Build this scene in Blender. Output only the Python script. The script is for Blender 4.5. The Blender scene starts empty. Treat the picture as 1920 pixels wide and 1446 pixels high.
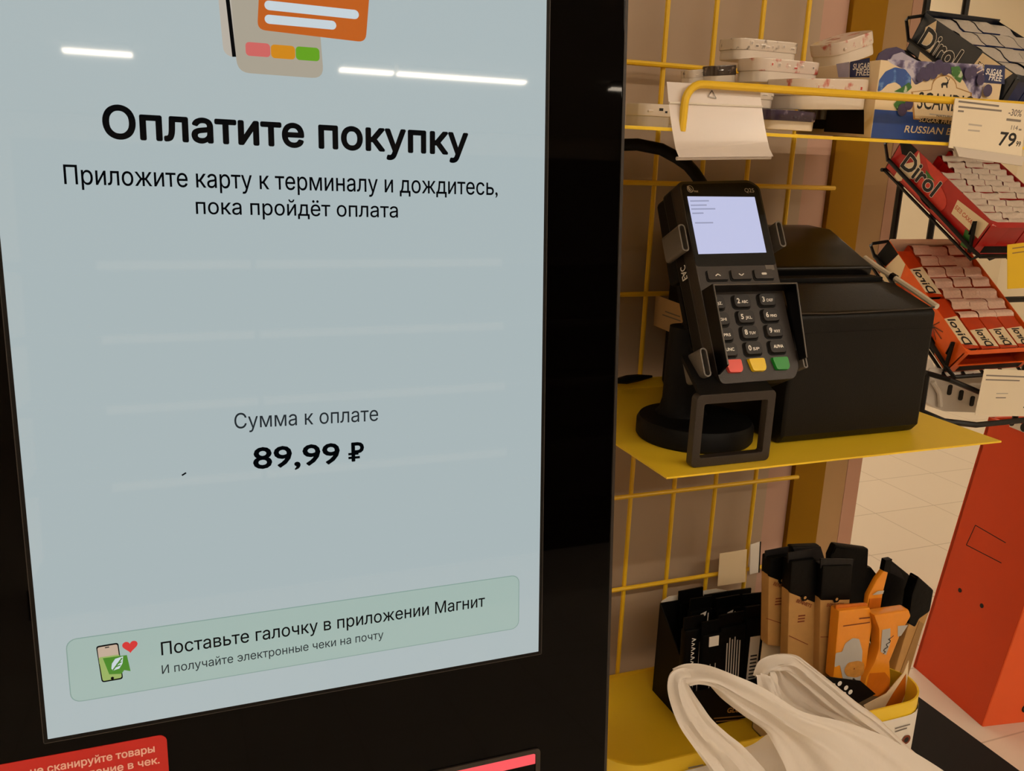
import bpy, bmesh, math, random
from mathutils import Matrix, Vector
R = random.Random(7)
SC = bpy.context.scene
COL = SC.collection

# ------------------------------------------------------------------ camera
YAW, PITCH, ROLL, FPX = 0.3761123, 0.2552907, -0.0378474, 1646.84
EYE = Vector((0, 0, 1.3))
def cam_axes():
    cy, sy, cp, sp, cr, sr = math.cos(YAW), math.sin(YAW), math.cos(PITCH), math.sin(PITCH), math.cos(ROLL), math.sin(ROLL)
    f = Vector((sy*cp, cy*cp, -sp)); r = Vector((cy, -sy, 0)); d = f.cross(r)
    return cr*r + sr*d, -sr*r + cr*d, f
CR, CD, CF = cam_axes()
cam = bpy.data.objects.new('camera', bpy.data.cameras.new('camera')); COL.objects.link(cam)
m3 = Matrix((CR, -CD, -CF)).transposed()
cam.matrix_world = Matrix.Translation(EYE) @ m3.to_4x4()
cam.data.sensor_width = 36; cam.data.sensor_fit = 'HORIZONTAL'; cam.data.lens = FPX/1920*36
cam.data.clip_start = .01
SC.camera = cam

# ------------------------------------------------------------------ world, exposure
SC.view_settings.view_transform = 'Standard'; SC.view_settings.look = 'None'
SC.view_settings.exposure = 0.0; SC.view_settings.gamma = 1.0
SC.view_settings.use_curve_mapping = False
w = bpy.data.worlds.new('world'); SC.world = w; w.use_nodes = True
w.node_tree.nodes['Background'].inputs[0].default_value = (1, .78, .55, 1)
w.node_tree.nodes['Background'].inputs[1].default_value = .02

LAMP_COL = (1.0, .835, .645); LAMP_STRENGTH = 42

# ------------------------------------------------------------------ measuring helpers
def ray(px, py): return CR*(px-960) + CD*(py-723) + CF*FPX
def P(px, py, X=None, Y=None, Z=None):
    r = ray(px, py)
    k = X/r.x if X is not None else Y/r.y if Y is not None else (Z-EYE.z)/r.z
    return EYE + r*k
def frame(o, ex, ey, ez):
    return Matrix(((ex[0], ey[0], ez[0], o[0]), (ex[1], ey[1], ez[1], o[1]), (ex[2], ey[2], ez[2], o[2]), (0, 0, 0, 1)))
def on(F, px, py, dz=0.0):
    """point of the plane z=dz of frame F seen in direction (px, py), in F's own coordinates"""
    o = F.translation; n = F.col[2].to_3d(); r = ray(px, py)
    q = EYE + r*(((o + n*dz - EYE).dot(n))/r.dot(n))
    l = F.inverted() @ q
    return (l.x, l.y)
def upright(x, y, z): return frame((x, y, z), (1, 0, 0), (0, 0, 1), (0, -1, 0))   # x right, y up, z to the viewer

# ------------------------------------------------------------------ materials
def lin(c): return tuple(((v/255)/12.92 if v/255 <= .04045 else ((v/255+.055)/1.055)**2.4) for v in c)
MATS = {}
def mat(name, rgb, rough=.5, metal=0., emit=None, strength=1., spec=.5, trans=0., alpha=1., bump=0., bscale=200., vary=0., vscale=20., coat=0., sss=0.):
    m = bpy.data.materials.new(name); m.use_nodes = True; nt = m.node_tree; b = nt.nodes['Principled BSDF']
    c = lin(rgb)
    b.inputs['Base Color'].default_value = (*c, 1); b.inputs['Roughness'].default_value = rough
    b.inputs['Metallic'].default_value = metal; b.inputs['Specular IOR Level'].default_value = spec
    b.inputs['Transmission Weight'].default_value = trans; b.inputs['Alpha'].default_value = alpha
    b.inputs['Coat Weight'].default_value = coat; b.inputs['Coat Roughness'].default_value = .02
    if emit: b.inputs['Emission Color'].default_value = (*lin(emit), 1); b.inputs['Emission Strength'].default_value = strength
    if bump or vary:
        tc = nt.nodes.new('ShaderNodeTexCoord')
    if bump:
        n = nt.nodes.new('ShaderNodeTexNoise'); n.inputs['Scale'].default_value = bscale; n.inputs['Detail'].default_value = 3
        bp = nt.nodes.new('ShaderNodeBump'); bp.inputs['Strength'].default_value = bump; bp.inputs['Distance'].default_value = .002
        nt.links.new(tc.outputs['Object'], n.inputs['Vector'])
        nt.links.new(n.outputs['Fac'], bp.inputs['Height']); nt.links.new(bp.outputs[0], b.inputs['Normal'])
    if vary:
        n = nt.nodes.new('ShaderNodeTexNoise'); n.inputs['Scale'].default_value = vscale; n.inputs['Detail'].default_value = 4
        r = nt.nodes.new('ShaderNodeMapRange'); r.inputs[3].default_value = 1-vary; r.inputs[4].default_value = 1+vary
        mx = nt.nodes.new('ShaderNodeVectorMath'); mx.operation = 'SCALE'; mx.inputs[0].default_value = c
        nt.links.new(tc.outputs['Object'], n.inputs['Vector'])
        nt.links.new(n.outputs['Fac'], r.inputs[0]); nt.links.new(r.outputs[0], mx.inputs['Scale'])
        nt.links.new(mx.outputs[0], b.inputs['Base Color'])
    MATS[name] = m
    return m
mat('black_glass', (3, 2, 2), .02, spec=.10, vary=.15, vscale=8)
mat('black_plastic', (9, 7, 6), .48, spec=.22, bump=.12, bscale=900)
mat('dark_grey_plastic', (42, 34, 29), .42, bump=.1, bscale=900)
mat('matte_black', (5, 4, 4), .6, spec=.2, bump=.1, bscale=600)
mat('key_rubber', (27, 23, 21), .5, bump=.05)
mat('shield_plastic', (4, 3, 3), .3, spec=.3, vary=.1)
mat('grey_metal', (110, 104, 98), .3, metal=.6, vary=.1)
mat('seam_metal', (72, 68, 66), .4, metal=.5, spec=.3, vary=.1)
mat('clamp_steel', (104, 97, 90), .4, metal=.2, vary=.1, vscale=60)
mat('chrome', (180, 175, 170), .15, metal=1, vary=.05)
mat('yellow_paint', (243, 204, 46), .36, vary=.05, vscale=14, bump=.05, bscale=120)
mat('yellow_wire', (234, 190, 36), .4, vary=.06, vscale=40)
mat('ochre_paint', (140, 98, 2), .6, spec=.12, vary=.06, vscale=14)
mat('cream_paint', (176, 142, 96), .55, vary=.06, vscale=14)
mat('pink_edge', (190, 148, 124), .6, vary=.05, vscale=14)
mat('panel_board', (170, 148, 126), .62, vary=.06, vscale=7)
mat('panel_lit_pink', (186, 148, 130), .6, vary=.04)
mat('wall_paint', (240, 228, 204), .8, vary=.03, vscale=3)
mat('ceiling_paint', (200, 196, 190), .9, vary=.03)
mat('white_paper', (232, 224, 212), .7, vary=.02, vscale=30)
mat('tag_paper', (236, 222, 196), .6, vary=.03, vscale=30)
mat('yellow_paper', (232, 190, 24), .6, vary=.03)
mat('rail_paper', (250, 246, 240), .6, vary=.02)
mat('gondola_dark', (70, 56, 50), .7, vary=.6, vscale=9)
mat('ink', (16, 14, 14), .6, vary=.1)
mat('grey_ink', (128, 118, 108), .7, vary=.1)
mat('soft_ink', (190, 178, 162), .7, vary=.1)
mat('white_ink', (235, 230, 222), .6, vary=.02)
mat('pale_print', (186, 176, 166), .6, vary=.1)
mat('holder_plastic', (228, 216, 208), .3, trans=.25, vary=.03, vscale=40)
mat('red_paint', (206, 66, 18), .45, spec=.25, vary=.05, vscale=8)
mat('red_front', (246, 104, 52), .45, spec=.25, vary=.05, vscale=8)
mat('dark_hole', (10, 6, 5), .8, vary=.1)
mat('black_wire', (9, 7, 6), .38, spec=.3, vary=.1)
mat('navy_card', (8, 18, 34), .35, vary=.1, vscale=60)
mat('navy_print', (22, 40, 92), .35, vary=.1, vscale=60)
mat('blue_print', (36, 72, 150), .35, vary=.15, vscale=120)
mat('lilac_print', (170, 165, 188), .4, vary=.15, vscale=150)
mat('berry_print', (66, 56, 92), .4, vary=.3, vscale=300)
mat('leaf_print', (60, 116, 44), .4, vary=.3, vscale=300)
mat('red_card', (176, 22, 18), .32, vary=.15, vscale=60)
mat('melon_print', (206, 52, 36), .35, vary=.2, vscale=120)
mat('green_print', (44, 108, 30), .4, vary=.15, vscale=80)
mat('orange_card', (230, 92, 14), .32, vary=.1, vscale=60)
mat('deep_orange_card', (190, 58, 14), .35, vary=.15, vscale=60)
mat('pale_inside', (232, 196, 168), .6, vary=.04)
mat('cream_card', (232, 210, 172), .5, vary=.04, vscale=50)
mat('foil', (232, 214, 198), .32, metal=.25, bump=.5, bscale=140, vary=.12, vscale=260)
mat('silver_foil', (226, 220, 214), .28, metal=.3, bump=.5, bscale=140, vary=.12, vscale=260)
mat('foil_pink', (236, 200, 180), .34, metal=.2, bump=.5, bscale=140, vary=.18, vscale=260)
mat('tin_white', (226, 214, 200), .3, vary=.04, vscale=60, coat=.4)
mat('tin_print', (218, 200, 186), .25, vary=.12, vscale=260, coat=.6)
mat('tin_red', (190, 70, 62), .25, vary=.25, vscale=200, coat=.6)
mat('tin_purple', (62, 46, 74), .22, vary=.35, vscale=260, coat=.7)
mat('tin_dark', (66, 54, 48), .22, vary=.4, vscale=260, coat=.7)
mat('kraft', (178, 134, 76), .6, vary=.14, vscale=120)
mat('kraft_shade', (150, 112, 62), .6, vary=.12, vscale=120)
mat('black_wrapper', (3, 3, 3), .5, spec=.14, bump=.2, bscale=160, vary=.2, vscale=80)
mat('black_card', (6, 5, 5), .55, spec=.2, vary=.15)
mat('grey_wrapper', (26, 24, 25), .5, spec=.2, bump=.2, bscale=120)
mat('orange_wrapper', (228, 142, 30), .32, bump=.3, bscale=90, vary=.1, vscale=60)
mat('orange_brown', (196, 104, 22), .32, bump=.3, bscale=90, vary=.2, vscale=60)
mat('cookie_print', (190, 132, 58), .5, vary=.3, vscale=260)
mat('silver_print', (176, 172, 166), .4, vary=.1)
mat('rust_ink', (120, 52, 18), .6, vary=.1)
mat('clear_plastic', (240, 230, 218), .12, trans=.35, vary=.03)
mat('blister_white', (216, 206, 194), .3, trans=.15, vary=.05)
mat('sticker_red', (196, 34, 28), .4, vary=.05)
mat('sticker_ink', (240, 190, 176), .5, vary=.02)
mat('label_paper', (205, 170, 124), .6, vary=.04)
mat('white_cord', (206, 194, 176), .5, vary=.05)
mat('key_red', (232, 84, 74), .35, vary=.03)
mat('key_yellow', (238, 200, 22), .35, vary=.03)
mat('key_green', (24, 140, 44), .35, vary=.03)
# what the two screens and the scanner give off
mat('screen_glow', (0, 0, 0), .03, emit=(169, 182, 184), strength=1, vary=.0)
mat('screen_banner', (0, 0, 0), .035, emit=(158, 179, 172))
mat('screen_banner_line', (0, 0, 0), .035, emit=(130, 156, 148))
mat('screen_black', (1, 1, 2), .035, spec=.12, emit=(3, 5, 7))
mat('screen_grey', (1, 1, 2), .035, spec=.15, emit=(36, 42, 45))
mat('screen_taupe', (0, 0, 0), .035, emit=(166, 158, 142))
mat('screen_taupe_light', (0, 0, 0), .035, emit=(180, 172, 160))
mat('screen_orange', (0, 0, 0), .035, emit=(186, 92, 30))
mat('screen_salmon', (0, 0, 0), .035, emit=(202, 100, 96))
mat('screen_amber', (0, 0, 0), .035, emit=(202, 132, 26))
mat('screen_green', (0, 0, 0), .035, emit=(98, 156, 32))
mat('screen_dark_green', (0, 0, 0), .035, emit=(66, 130, 36))
mat('screen_red', (0, 0, 0), .035, emit=(206, 50, 50))
mat('screen_skin', (0, 0, 0), .035, emit=(190, 168, 148))
mat('screen_lime', (0, 0, 0), .035, emit=(148, 172, 96))
mat('screen_white', (0, 0, 0), .035, emit=(196, 208, 214))
mat('reader_glow', (0, 0, 0), .1, emit=(190, 194, 226), strength=1.0)
mat('reader_grey', (0, 0, 0), .1, emit=(150, 154, 182), strength=1.0)
mat('scanner_glow', (40, 6, 6), .2, emit=(248, 84, 92), strength=1.0)
mat('lamp_glow', (255, 255, 255), .5)
lb = MATS['lamp_glow'].node_tree.nodes['Principled BSDF']
lb.inputs['Emission Color'].default_value = (*LAMP_COL, 1); lb.inputs['Emission Strength'].default_value = LAMP_STRENGTH

def film_material():
    """thin cloudy plastic: scatters back and lets light through"""
    m = bpy.data.materials.new('bag_film'); m.use_nodes = True; nt = m.node_tree; b = nt.nodes['Principled BSDF']; out = nt.nodes['Material Output']
    b.inputs['Base Color'].default_value = (*lin((243, 236, 228)), 1); b.inputs['Roughness'].default_value = .38
    tc = nt.nodes.new('ShaderNodeTexCoord'); n = nt.nodes.new('ShaderNodeTexNoise'); n.inputs['Scale'].default_value = 28; n.inputs['Detail'].default_value = 5
    mp = nt.nodes.new('ShaderNodeMapping'); mp.inputs['Scale'].default_value = (1, 1, .45)
    nt.links.new(tc.outputs['Object'], mp.inputs[0]); nt.links.new(mp.outputs[0], n.inputs['Vector'])
    bp = nt.nodes.new('ShaderNodeBump'); bp.inputs['Strength'].default_value = .45; bp.inputs['Distance'].default_value = .006
    nt.links.new(n.outputs['Fac'], bp.inputs['Height']); nt.links.new(bp.outputs[0], b.inputs['Normal'])
    tl = nt.nodes.new('ShaderNodeBsdfTranslucent'); tl.inputs[0].default_value = (*lin((240, 230, 218)), 1); nt.links.new(bp.outputs[0], tl.inputs['Normal'])
    tp = nt.nodes.new('ShaderNodeBsdfTransparent')
    m1 = nt.nodes.new('ShaderNodeMixShader'); m1.inputs[0].default_value = .24; m2 = nt.nodes.new('ShaderNodeMixShader'); m2.inputs[0].default_value = .06
    nt.links.new(b.outputs[0], m1.inputs[1]); nt.links.new(tl.outputs[0], m1.inputs[2])
    nt.links.new(m1.outputs[0], m2.inputs[1]); nt.links.new(tp.outputs[0], m2.inputs[2]); nt.links.new(m2.outputs[0], out.inputs['Surface'])
    MATS['bag_film'] = m
film_material()
def blotch(name, base, spots, scale, cut, rough=.25, coat=.5):
    """printed lid: irregular blotches of colour on a plain ground"""
    m = bpy.data.materials.new(name); m.use_nodes = True; nt = m.node_tree; b = nt.nodes['Principled BSDF']
    tc = nt.nodes.new('ShaderNodeTexCoord'); n = nt.nodes.new('ShaderNodeTexNoise'); n.inputs['Scale'].default_value = scale; n.inputs['Detail'].default_value = 6
    r = nt.nodes.new('ShaderNodeValToRGB'); e = r.color_ramp.elements
    e[0].position = cut; e[0].color = (*lin(base), 1); e[1].position = cut+.04; e[1].color = (*lin(spots[0]), 1)
    for k, c in enumerate(spots[1:]):
        q = e.new(cut+.09+.06*k); q.color = (*lin(c), 1)
    nt.links.new(tc.outputs['Object'], n.inputs['Vector']); nt.links.new(n.outputs['Fac'], r.inputs[0]); nt.links.new(r.outputs[0], b.inputs['Base Color'])
    b.inputs['Roughness'].default_value = rough; b.inputs['Coat Weight'].default_value = coat; b.inputs['Coat Roughness'].default_value = .05
    MATS[name] = m
blotch('lid_red', (224, 208, 194), [(206, 150, 138), (186, 72, 60), (120, 40, 36)], 75, .54)
blotch('lid_grey', (220, 206, 190), [(176, 164, 150), (110, 100, 92)], 130, .55)
blotch('lid_dark', (70, 58, 52), [(120, 104, 92), (176, 158, 142)], 110, .55)
blotch('lid_purple', (60, 46, 78), [(96, 84, 118), (150, 138, 150)], 110, .55)
blotch('berry_wash', (196, 190, 204), [(150, 144, 176), (92, 84, 122), (56, 48, 82)], 70, .46, .4, .1)
blotch('blue_wash', (44, 84, 160), [(70, 116, 186), (120, 156, 206)], 90, .52, .4, .1)
blotch('leaf_wash', (54, 112, 46), [(96, 146, 66), (196, 206, 180)], 160, .50, .4, .1)
def floor_material():
    m = bpy.data.materials.new('floor_tiles'); m.use_nodes = True; nt = m.node_tree; b = nt.nodes['Principled BSDF']
    tc = nt.nodes.new('ShaderNodeTexCoord'); mp = nt.nodes.new('ShaderNodeMapping')
    mp.inputs['Location'].default_value = (-.12, -.06, 0)
    br = nt.nodes.new('ShaderNodeTexBrick'); br.offset = 0; br.inputs['Scale'].default_value = 1
    br.inputs['Color1'].default_value = (*lin((229, 217, 201)), 1); br.inputs['Color2'].default_value = (*lin((226, 214, 197)), 1)
    br.inputs['Mortar'].default_value = (*lin((190, 176, 158)), 1); br.inputs['Mortar Size'].default_value = .004; br.inputs['Mortar Smooth'].default_value = 1.0
    br.inputs['Brick Width'].default_value = .3; br.inputs['Row Height'].default_value = .3
    nt.links.new(tc.outputs['Object'], mp.inputs[0]); nt.links.new(mp.outputs[0], br.inputs['Vector'])
    nt.links.new(br.outputs['Color'], b.inputs['Base Color']); b.inputs['Roughness'].default_value = .3
    MATS['floor_tiles'] = m
floor_material()

# ------------------------------------------------------------------ mesh helpers
def rrect(w, h, r, cx=0., cy=0., n=5):
    pts = []
    for (sx, sy, a0) in ((1, 1, 0), (-1, 1, 90), (-1, -1, 180), (1, -1, 270)):
        for k in range(n+1):
            a = math.radians(a0 + 90*k/n)
            pts.append((cx + sx*(w/2-r) + r*math.cos(a), cy + sy*(h/2-r) + r*math.sin(a)))
    return pts
def circle(r, cx=0, cy=0, n=24): return [(cx + r*math.cos(2*math.pi*k/n), cy + r*math.sin(2*math.pi*k/n)) for k in range(n)]
class MB:
    def __init__(s, m='black_plastic'): s.v = []; s.f = []; s.fm = []; s.m = m
    def mat(s, m): s.m = m; return s
    def poly(s, vs, fs, M=None):
        b = len(s.v); s.v += [tuple(M @ Vector(v)) if M else tuple(v) for v in vs]
        for f in fs: s.f.append([b+i for i in f]); s.fm.append(s.m)
        return s
    def box(s, x0, x1, y0, y1, z0, z1, M=None):
        return s.poly([(x0,y0,z0),(x1,y0,z0),(x1,y1,z0),(x0,y1,z0),(x0,y0,z1),(x1,y0,z1),(x1,y1,z1),(x0,y1,z1)],
                      [(3,2,1,0),(4,5,6,7),(0,1,5,4),(1,2,6,5),(2,3,7,6),(3,0,4,7)], M)
    def prism(s, pl, z0, z1, M=None, scale1=1.0):
        a = sum(pl[i][0]*pl[(i+1) % len(pl)][1] - pl[(i+1) % len(pl)][0]*pl[i][1] for i in range(len(pl)))
        if a < 0: pl = pl[::-1]
        n = len(pl); cx = sum(p[0] for p in pl)/n; cy = sum(p[1] for p in pl)/n
        vs = [(x, y, z0) for x, y in pl] + [(cx+(x-cx)*scale1, cy+(y-cy)*scale1, z1) for x, y in pl]
        return s.poly(vs, [list(range(n))[::-1], list(range(n, 2*n))] + [(i, (i+1) % n, n+(i+1) % n, n+i) for i in range(n)], M)
    def ring(s, po, pi, z0, z1, M=None):
        n = len(po)
        vs = [(x, y, z0) for x, y in po] + [(x, y, z0) for x, y in pi] + [(x, y, z1) for x, y in po] + [(x, y, z1) for x, y in pi]
        fs = []
        for i in range(n):
            j = (i+1) % n
            fs += [(i, j, 2*n+j, 2*n+i), (n+j, n+i, 3*n+i, 3*n+j), (2*n+i, 2*n+j, 3*n+j, 3*n+i), (j, i, n+i, n+j)]
        return s.poly(vs, fs, M)
    def flat(s, pl, z, M=None):
        return s.prism(pl, z-.00005, z, M)
    def tube(s, pts, r, n=8, closed=False, M=None):
        pts = [Vector(p) for p in pts]; N = len(pts); vs = []; up = None
        for i, p in enumerate(pts):
            a = pts[(i-1) % N] if (i > 0 or closed) else p; b = pts[(i+1) % N] if (i < N-1 or closed) else p
            t = (b-a).normalized()
            if up is None:
                up = Vector((0, 0, 1)) if abs(t.z) < .9 else Vector((1, 0, 0))
            up = (up - t*up.dot(t)).normalized(); q = t.cross(up)
            rr = r[i] if isinstance(r, (list, tuple)) else r
            vs += [p + up*(rr*math.cos(2*math.pi*k/n)) + q*(rr*math.sin(2*math.pi*k/n)) for k in range(n)]
        fs = []
        for i in range(N if closed else N-1):
            j = (i+1) % N
            for k in range(n): fs.append((i*n+k, i*n+(k+1) % n, j*n+(k+1) % n, j*n+k))
        if not closed: fs += [list(range(n))[::-1], list(range((N-1)*n, N*n))]
        return s.poly(vs, fs, M)
    def lathe(s, prof, n=40, M=None):
        vs = [(r*math.cos(2*math.pi*k/n), r*math.sin(2*math.pi*k/n), z) for r, z in prof for k in range(n)]
        N = len(prof); fs = [(i*n+k, i*n+(k+1) % n, (i+1)*n+(k+1) % n, (i+1)*n+k) for i in range(N-1) for k in range(n)]
        fs += [list(range(n))[::-1], list(range((N-1)*n, N*n))]
        return s.poly(vs, fs, M)
    def grid(s, rows, M=None):
        a, b = len(rows), len(rows[0])
        return s.poly([p for r in rows for p in r], [(i*b+j, i*b+j+1, (i+1)*b+j+1, (i+1)*b+j) for i in range(a-1) for j in range(b-1)], M)
    def line2(s, pts, wd, z, M=None, th=.00005):
        """a drawn stroke in the plane z"""
        for (x0, y0), (x1, y1) in zip(pts[:-1], pts[1:]):
            L = math.hypot(x1-x0, y1-y0) or 1e-9; nx, ny = -(y1-y0)/L*wd/2, (x1-x0)/L*wd/2
            s.prism([(x0+nx, y0+ny), (x0-nx, y0-ny), (x1-nx, y1-ny), (x1+nx, y1+ny)], z-th, z, M)
        return s
def thin(mb, k=.25):
    mb.v = [(x, y, z*k) for x, y, z in mb.v]; return mb
def make_mesh(name, mb, bevel=0, smooth=35, seg=2):
    me = bpy.data.meshes.new(name); me.from_pydata(mb.v, [], mb.f)
    names = []
    for m in mb.fm:
        if m not in names: names.append(m)
    for m in names: me.materials.append(MATS[m])
    for p, m in zip(me.polygons, mb.fm): p.material_index = names.index(m)
    if bevel:
        bm = bmesh.new(); bm.from_mesh(me)
        es = [e for e in bm.edges if len(e.link_faces) == 2 and e.calc_face_angle(0) > math.radians(40)]
        if es: bmesh.ops.bevel(bm, geom=es, offset=bevel, segments=seg, profile=.6, affect='EDGES', clamp_overlap=True)
        bm.to_mesh(me); bm.free()
    if smooth:
        for p in me.polygons: p.use_smooth = True
        me.set_sharp_from_angle(angle=math.radians(smooth))
    me.update()
    return me
WORLD = {}
def weighted(o):
    wn = o.modifiers.new('face_weighted_normals', 'WEIGHTED_NORMAL'); wn.keep_sharp = True; wn.weight = 100
def tag(o, label=None, cat=None, group=None, kind=None):
    if label: o['label'] = label
    if cat: o['category'] = cat
    if group: o['group'] = group
    if kind: o['kind'] = kind
    return o
def thing(name, label, cat, F=None, group=None):
    o = bpy.data.objects.new(name, None); COL.objects.link(o); o.empty_display_size = .02
    F = F or Matrix.Identity(4); o.matrix_world = F; WORLD[o.name] = F
    return tag(o, label, cat, group)
def part(name, mb, parent, F=None, bevel=0, smooth=35, label=None, kind=None, seg=2):
    """a child mesh; mb in the coordinates of frame F (world frame), or in the parent's own when F is None"""
    me = make_mesh(name, mb, bevel, smooth, seg)
    if F is not None: me.transform(WORLD[parent.name].inverted() @ F)
    o = bpy.data.objects.new(name, me); COL.objects.link(o); o.parent = parent
    if bevel: weighted(o)
    WORLD[o.name] = WORLD[parent.name]
    if label: o['label'] = label
    if kind: o['kind'] = kind
    return o
def solo(name, mb, label, cat, F=None, group=None, bevel=0, smooth=35, kind=None, seg=2):
    o = bpy.data.objects.new(name, make_mesh(name, mb, bevel, smooth, seg)); COL.objects.link(o)
    if bevel: weighted(o)
    F = F or Matrix.Identity(4); o.matrix_world = F; WORLD[o.name] = F
    return tag(o, label, cat, group, kind)
def structure(name, mb): return solo(name, mb, None, None, kind='structure', smooth=0)
def copy_tree(src, F, label=None, group=None):
    c = src.copy(); COL.objects.link(c); c.matrix_world = F; WORLD[c.name] = F
    if label: c['label'] = label
    if group: c['group'] = group
    def kids(a, b):
        for ch in [o for o in a.children]:
            d = ch.copy(); COL.objects.link(d); d.parent = b; WORLD[d.name] = F; kids(ch, d)
    kids(src, c)
    return c

# ------------------------------------------------------------------ lettering
_cap = {}
_glyph = {}
def outlines(body, n=3):
    """closed outlines of the letters, in order"""
    cu = bpy.data.curves.new('lettering', 'FONT'); cu.body = body; cu.size = 1
    o = bpy.data.objects.new('lettering', cu); COL.objects.link(o)
    c2 = o.evaluated_get(bpy.context.evaluated_depsgraph_get()).to_curve(bpy.context.evaluated_depsgraph_get())
    cont = []
    for sp in c2.splines:
        bp = sp.bezier_points; p = []; N = len(bp)
        for i in range(N):
            A, B = bp[i], bp[(i+1) % N]; p0, p1, p2, p3 = A.co, A.handle_right, B.handle_left, B.co
            straight = (p1-p0).cross(p3-p0).length < 1e-6 and (p2-p0).cross(p3-p0).length < 1e-6
            for k in range(1 if straight else n):
                t = k/n; q = p0*(1-t)**3 + p1*3*t*(1-t)**2 + p2*3*t*t*(1-t) + p3*t**3
                p.append((q.x, q.y))
        cont.append(p)
    bpy.data.objects.remove(o); bpy.data.curves.remove(cu)
    return cont
def fill(cont):
    """non-zero fill of closed outlines as trapezoids"""
    E = []
    for p in cont:
        for i in range(len(p)):
            (x0, y0), (x1, y1) = p[i], p[(i+1) % len(p)]
            if abs(y1-y0) > 1e-6: E.append((x0, y0, x1, y1, 1) if y0 < y1 else (x1, y1, x0, y0, -1))
    ys = {round(v, 5) for e in E for v in (e[1], e[3])}
    for i, a in enumerate(E):
        for b in E[:i]:
            lo, hi = max(a[1], b[1]), min(a[3], b[3])
            if hi-lo < 1e-5: continue
            f = lambda y: (a[0]+(a[2]-a[0])*(y-a[1])/(a[3]-a[1])) - (b[0]+(b[2]-b[0])*(y-b[1])/(b[3]-b[1]))
            d0, d1 = f(lo), f(hi)
            if d0*d1 < -1e-12: ys.add(round(lo + (hi-lo)*d0/(d0-d1), 5))
    ys = sorted(ys); vs, fs = [], []
    for y0, y1 in zip(ys[:-1], ys[1:]):
        if y1-y0 < 2e-5: continue
        ym = (y0+y1)/2; act = []
        for e in E:
            if e[1] <= ym < e[3]:
                g = lambda y: e[0]+(e[2]-e[0])*(y-e[1])/(e[3]-e[1])
                act.append((g(ym), g(y0), g(y1), e[4]))
        act.sort(); wn = 0
        for k, c in enumerate(act):
            if wn == 0: st = c
            wn += c[3]
            if wn == 0:
                b = len(vs); vs += [(st[1], y0), (c[1], y0), (c[2], y1), (st[2], y1)]; fs.append((b, b+1, b+2, b+3))
    return vs, fs
def letters(body):
    cont = outlines(body); vs, fs, i = [], [], 0
    for ch in body:
        if ch == ' ': continue
        if ch not in _glyph:
            gc = outlines(ch); _glyph[ch] = (len(gc), gc[0][0][0], fill(gc))
        n, gx, (gv, gf) = _glyph[ch]
        dx = cont[i][0][0] - gx; i += n; b = len(vs)
        vs += [Vector((x+dx, y, 0)) for x, y in gv]; fs += [[b+k for k in f] for f in gf]
    return vs, fs
def cap():
    if not _cap: vs, _ = letters('H'); _cap['h'] = max(v.y for v in vs)
    return _cap['h']
def write(mb, body, x, y, height, z=0., width=None, ang=0., bold=0., align='L', shear=0., M=None):
    """letters of cap height `height` with the baseline starting at (x, y) in the plane z"""
    vs, fs = letters(body); k = height/cap()
    x0 = min(v.x for v in vs); x1 = max(v.x for v in vs); kx = width/(x1-x0) if width else k
    off = {'L': 0, 'C': -(x1-x0)*kx/2, 'R': -(x1-x0)*kx}[align]
    ca, sa = math.cos(ang), math.sin(ang); b = bold*height
    shifts = [(0, 0)] if not bold else [(0, 0)] + [(b*math.cos(a*math.pi/4), b*math.sin(a*math.pi/4)) for a in range(8)]
    for i, (dx, dy) in enumerate(shifts):
        out = []
        for v in vs:
            lx = (v.x-x0)*kx + off + dx + v.y*k*shear; ly = v.y*k + dy
            out.append((x + lx*ca - ly*sa, y + lx*sa + ly*ca, z + i*1.5e-6))
        mb.poly(out, fs, M)
    return mb
def write_px(mb, F, body, pl, pr, height, dz=0., bold=0., shear=0.):
    """letters whose baseline runs from pixel direction pl to pr on the plane z=dz of F; height in metres"""
    a, b = on(F, *pl, dz), on(F, *pr, dz)
    return write(mb, body, a[0], a[1], height, dz, math.dist(a, b), math.atan2(b[1]-a[1], b[0]-a[0]), bold, 'L', shear)

# ================================================================== THE SETTING
structure('floor', MB('floor_tiles').box(-5, 8, -9, 6, -.1, 0))
structure('ceiling', MB('ceiling_paint').box(-5, 8, -9, 6, 3.06, 3.16))
structure('wall_back', MB('wall_paint').box(-5, 8, 5, 5.1, 0, 3.06))
structure('wall_right', MB('wall_paint').box(6, 6.1, -9, 6, 0, 3.06))
structure('wall_left', MB('wall_paint').box(-4.1, -4, -9, 6, 0, 3.06))
structure('wall_front', MB('wall_paint').box(-5, 8, -8.6, -8.5, 0, 3.06))

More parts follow.
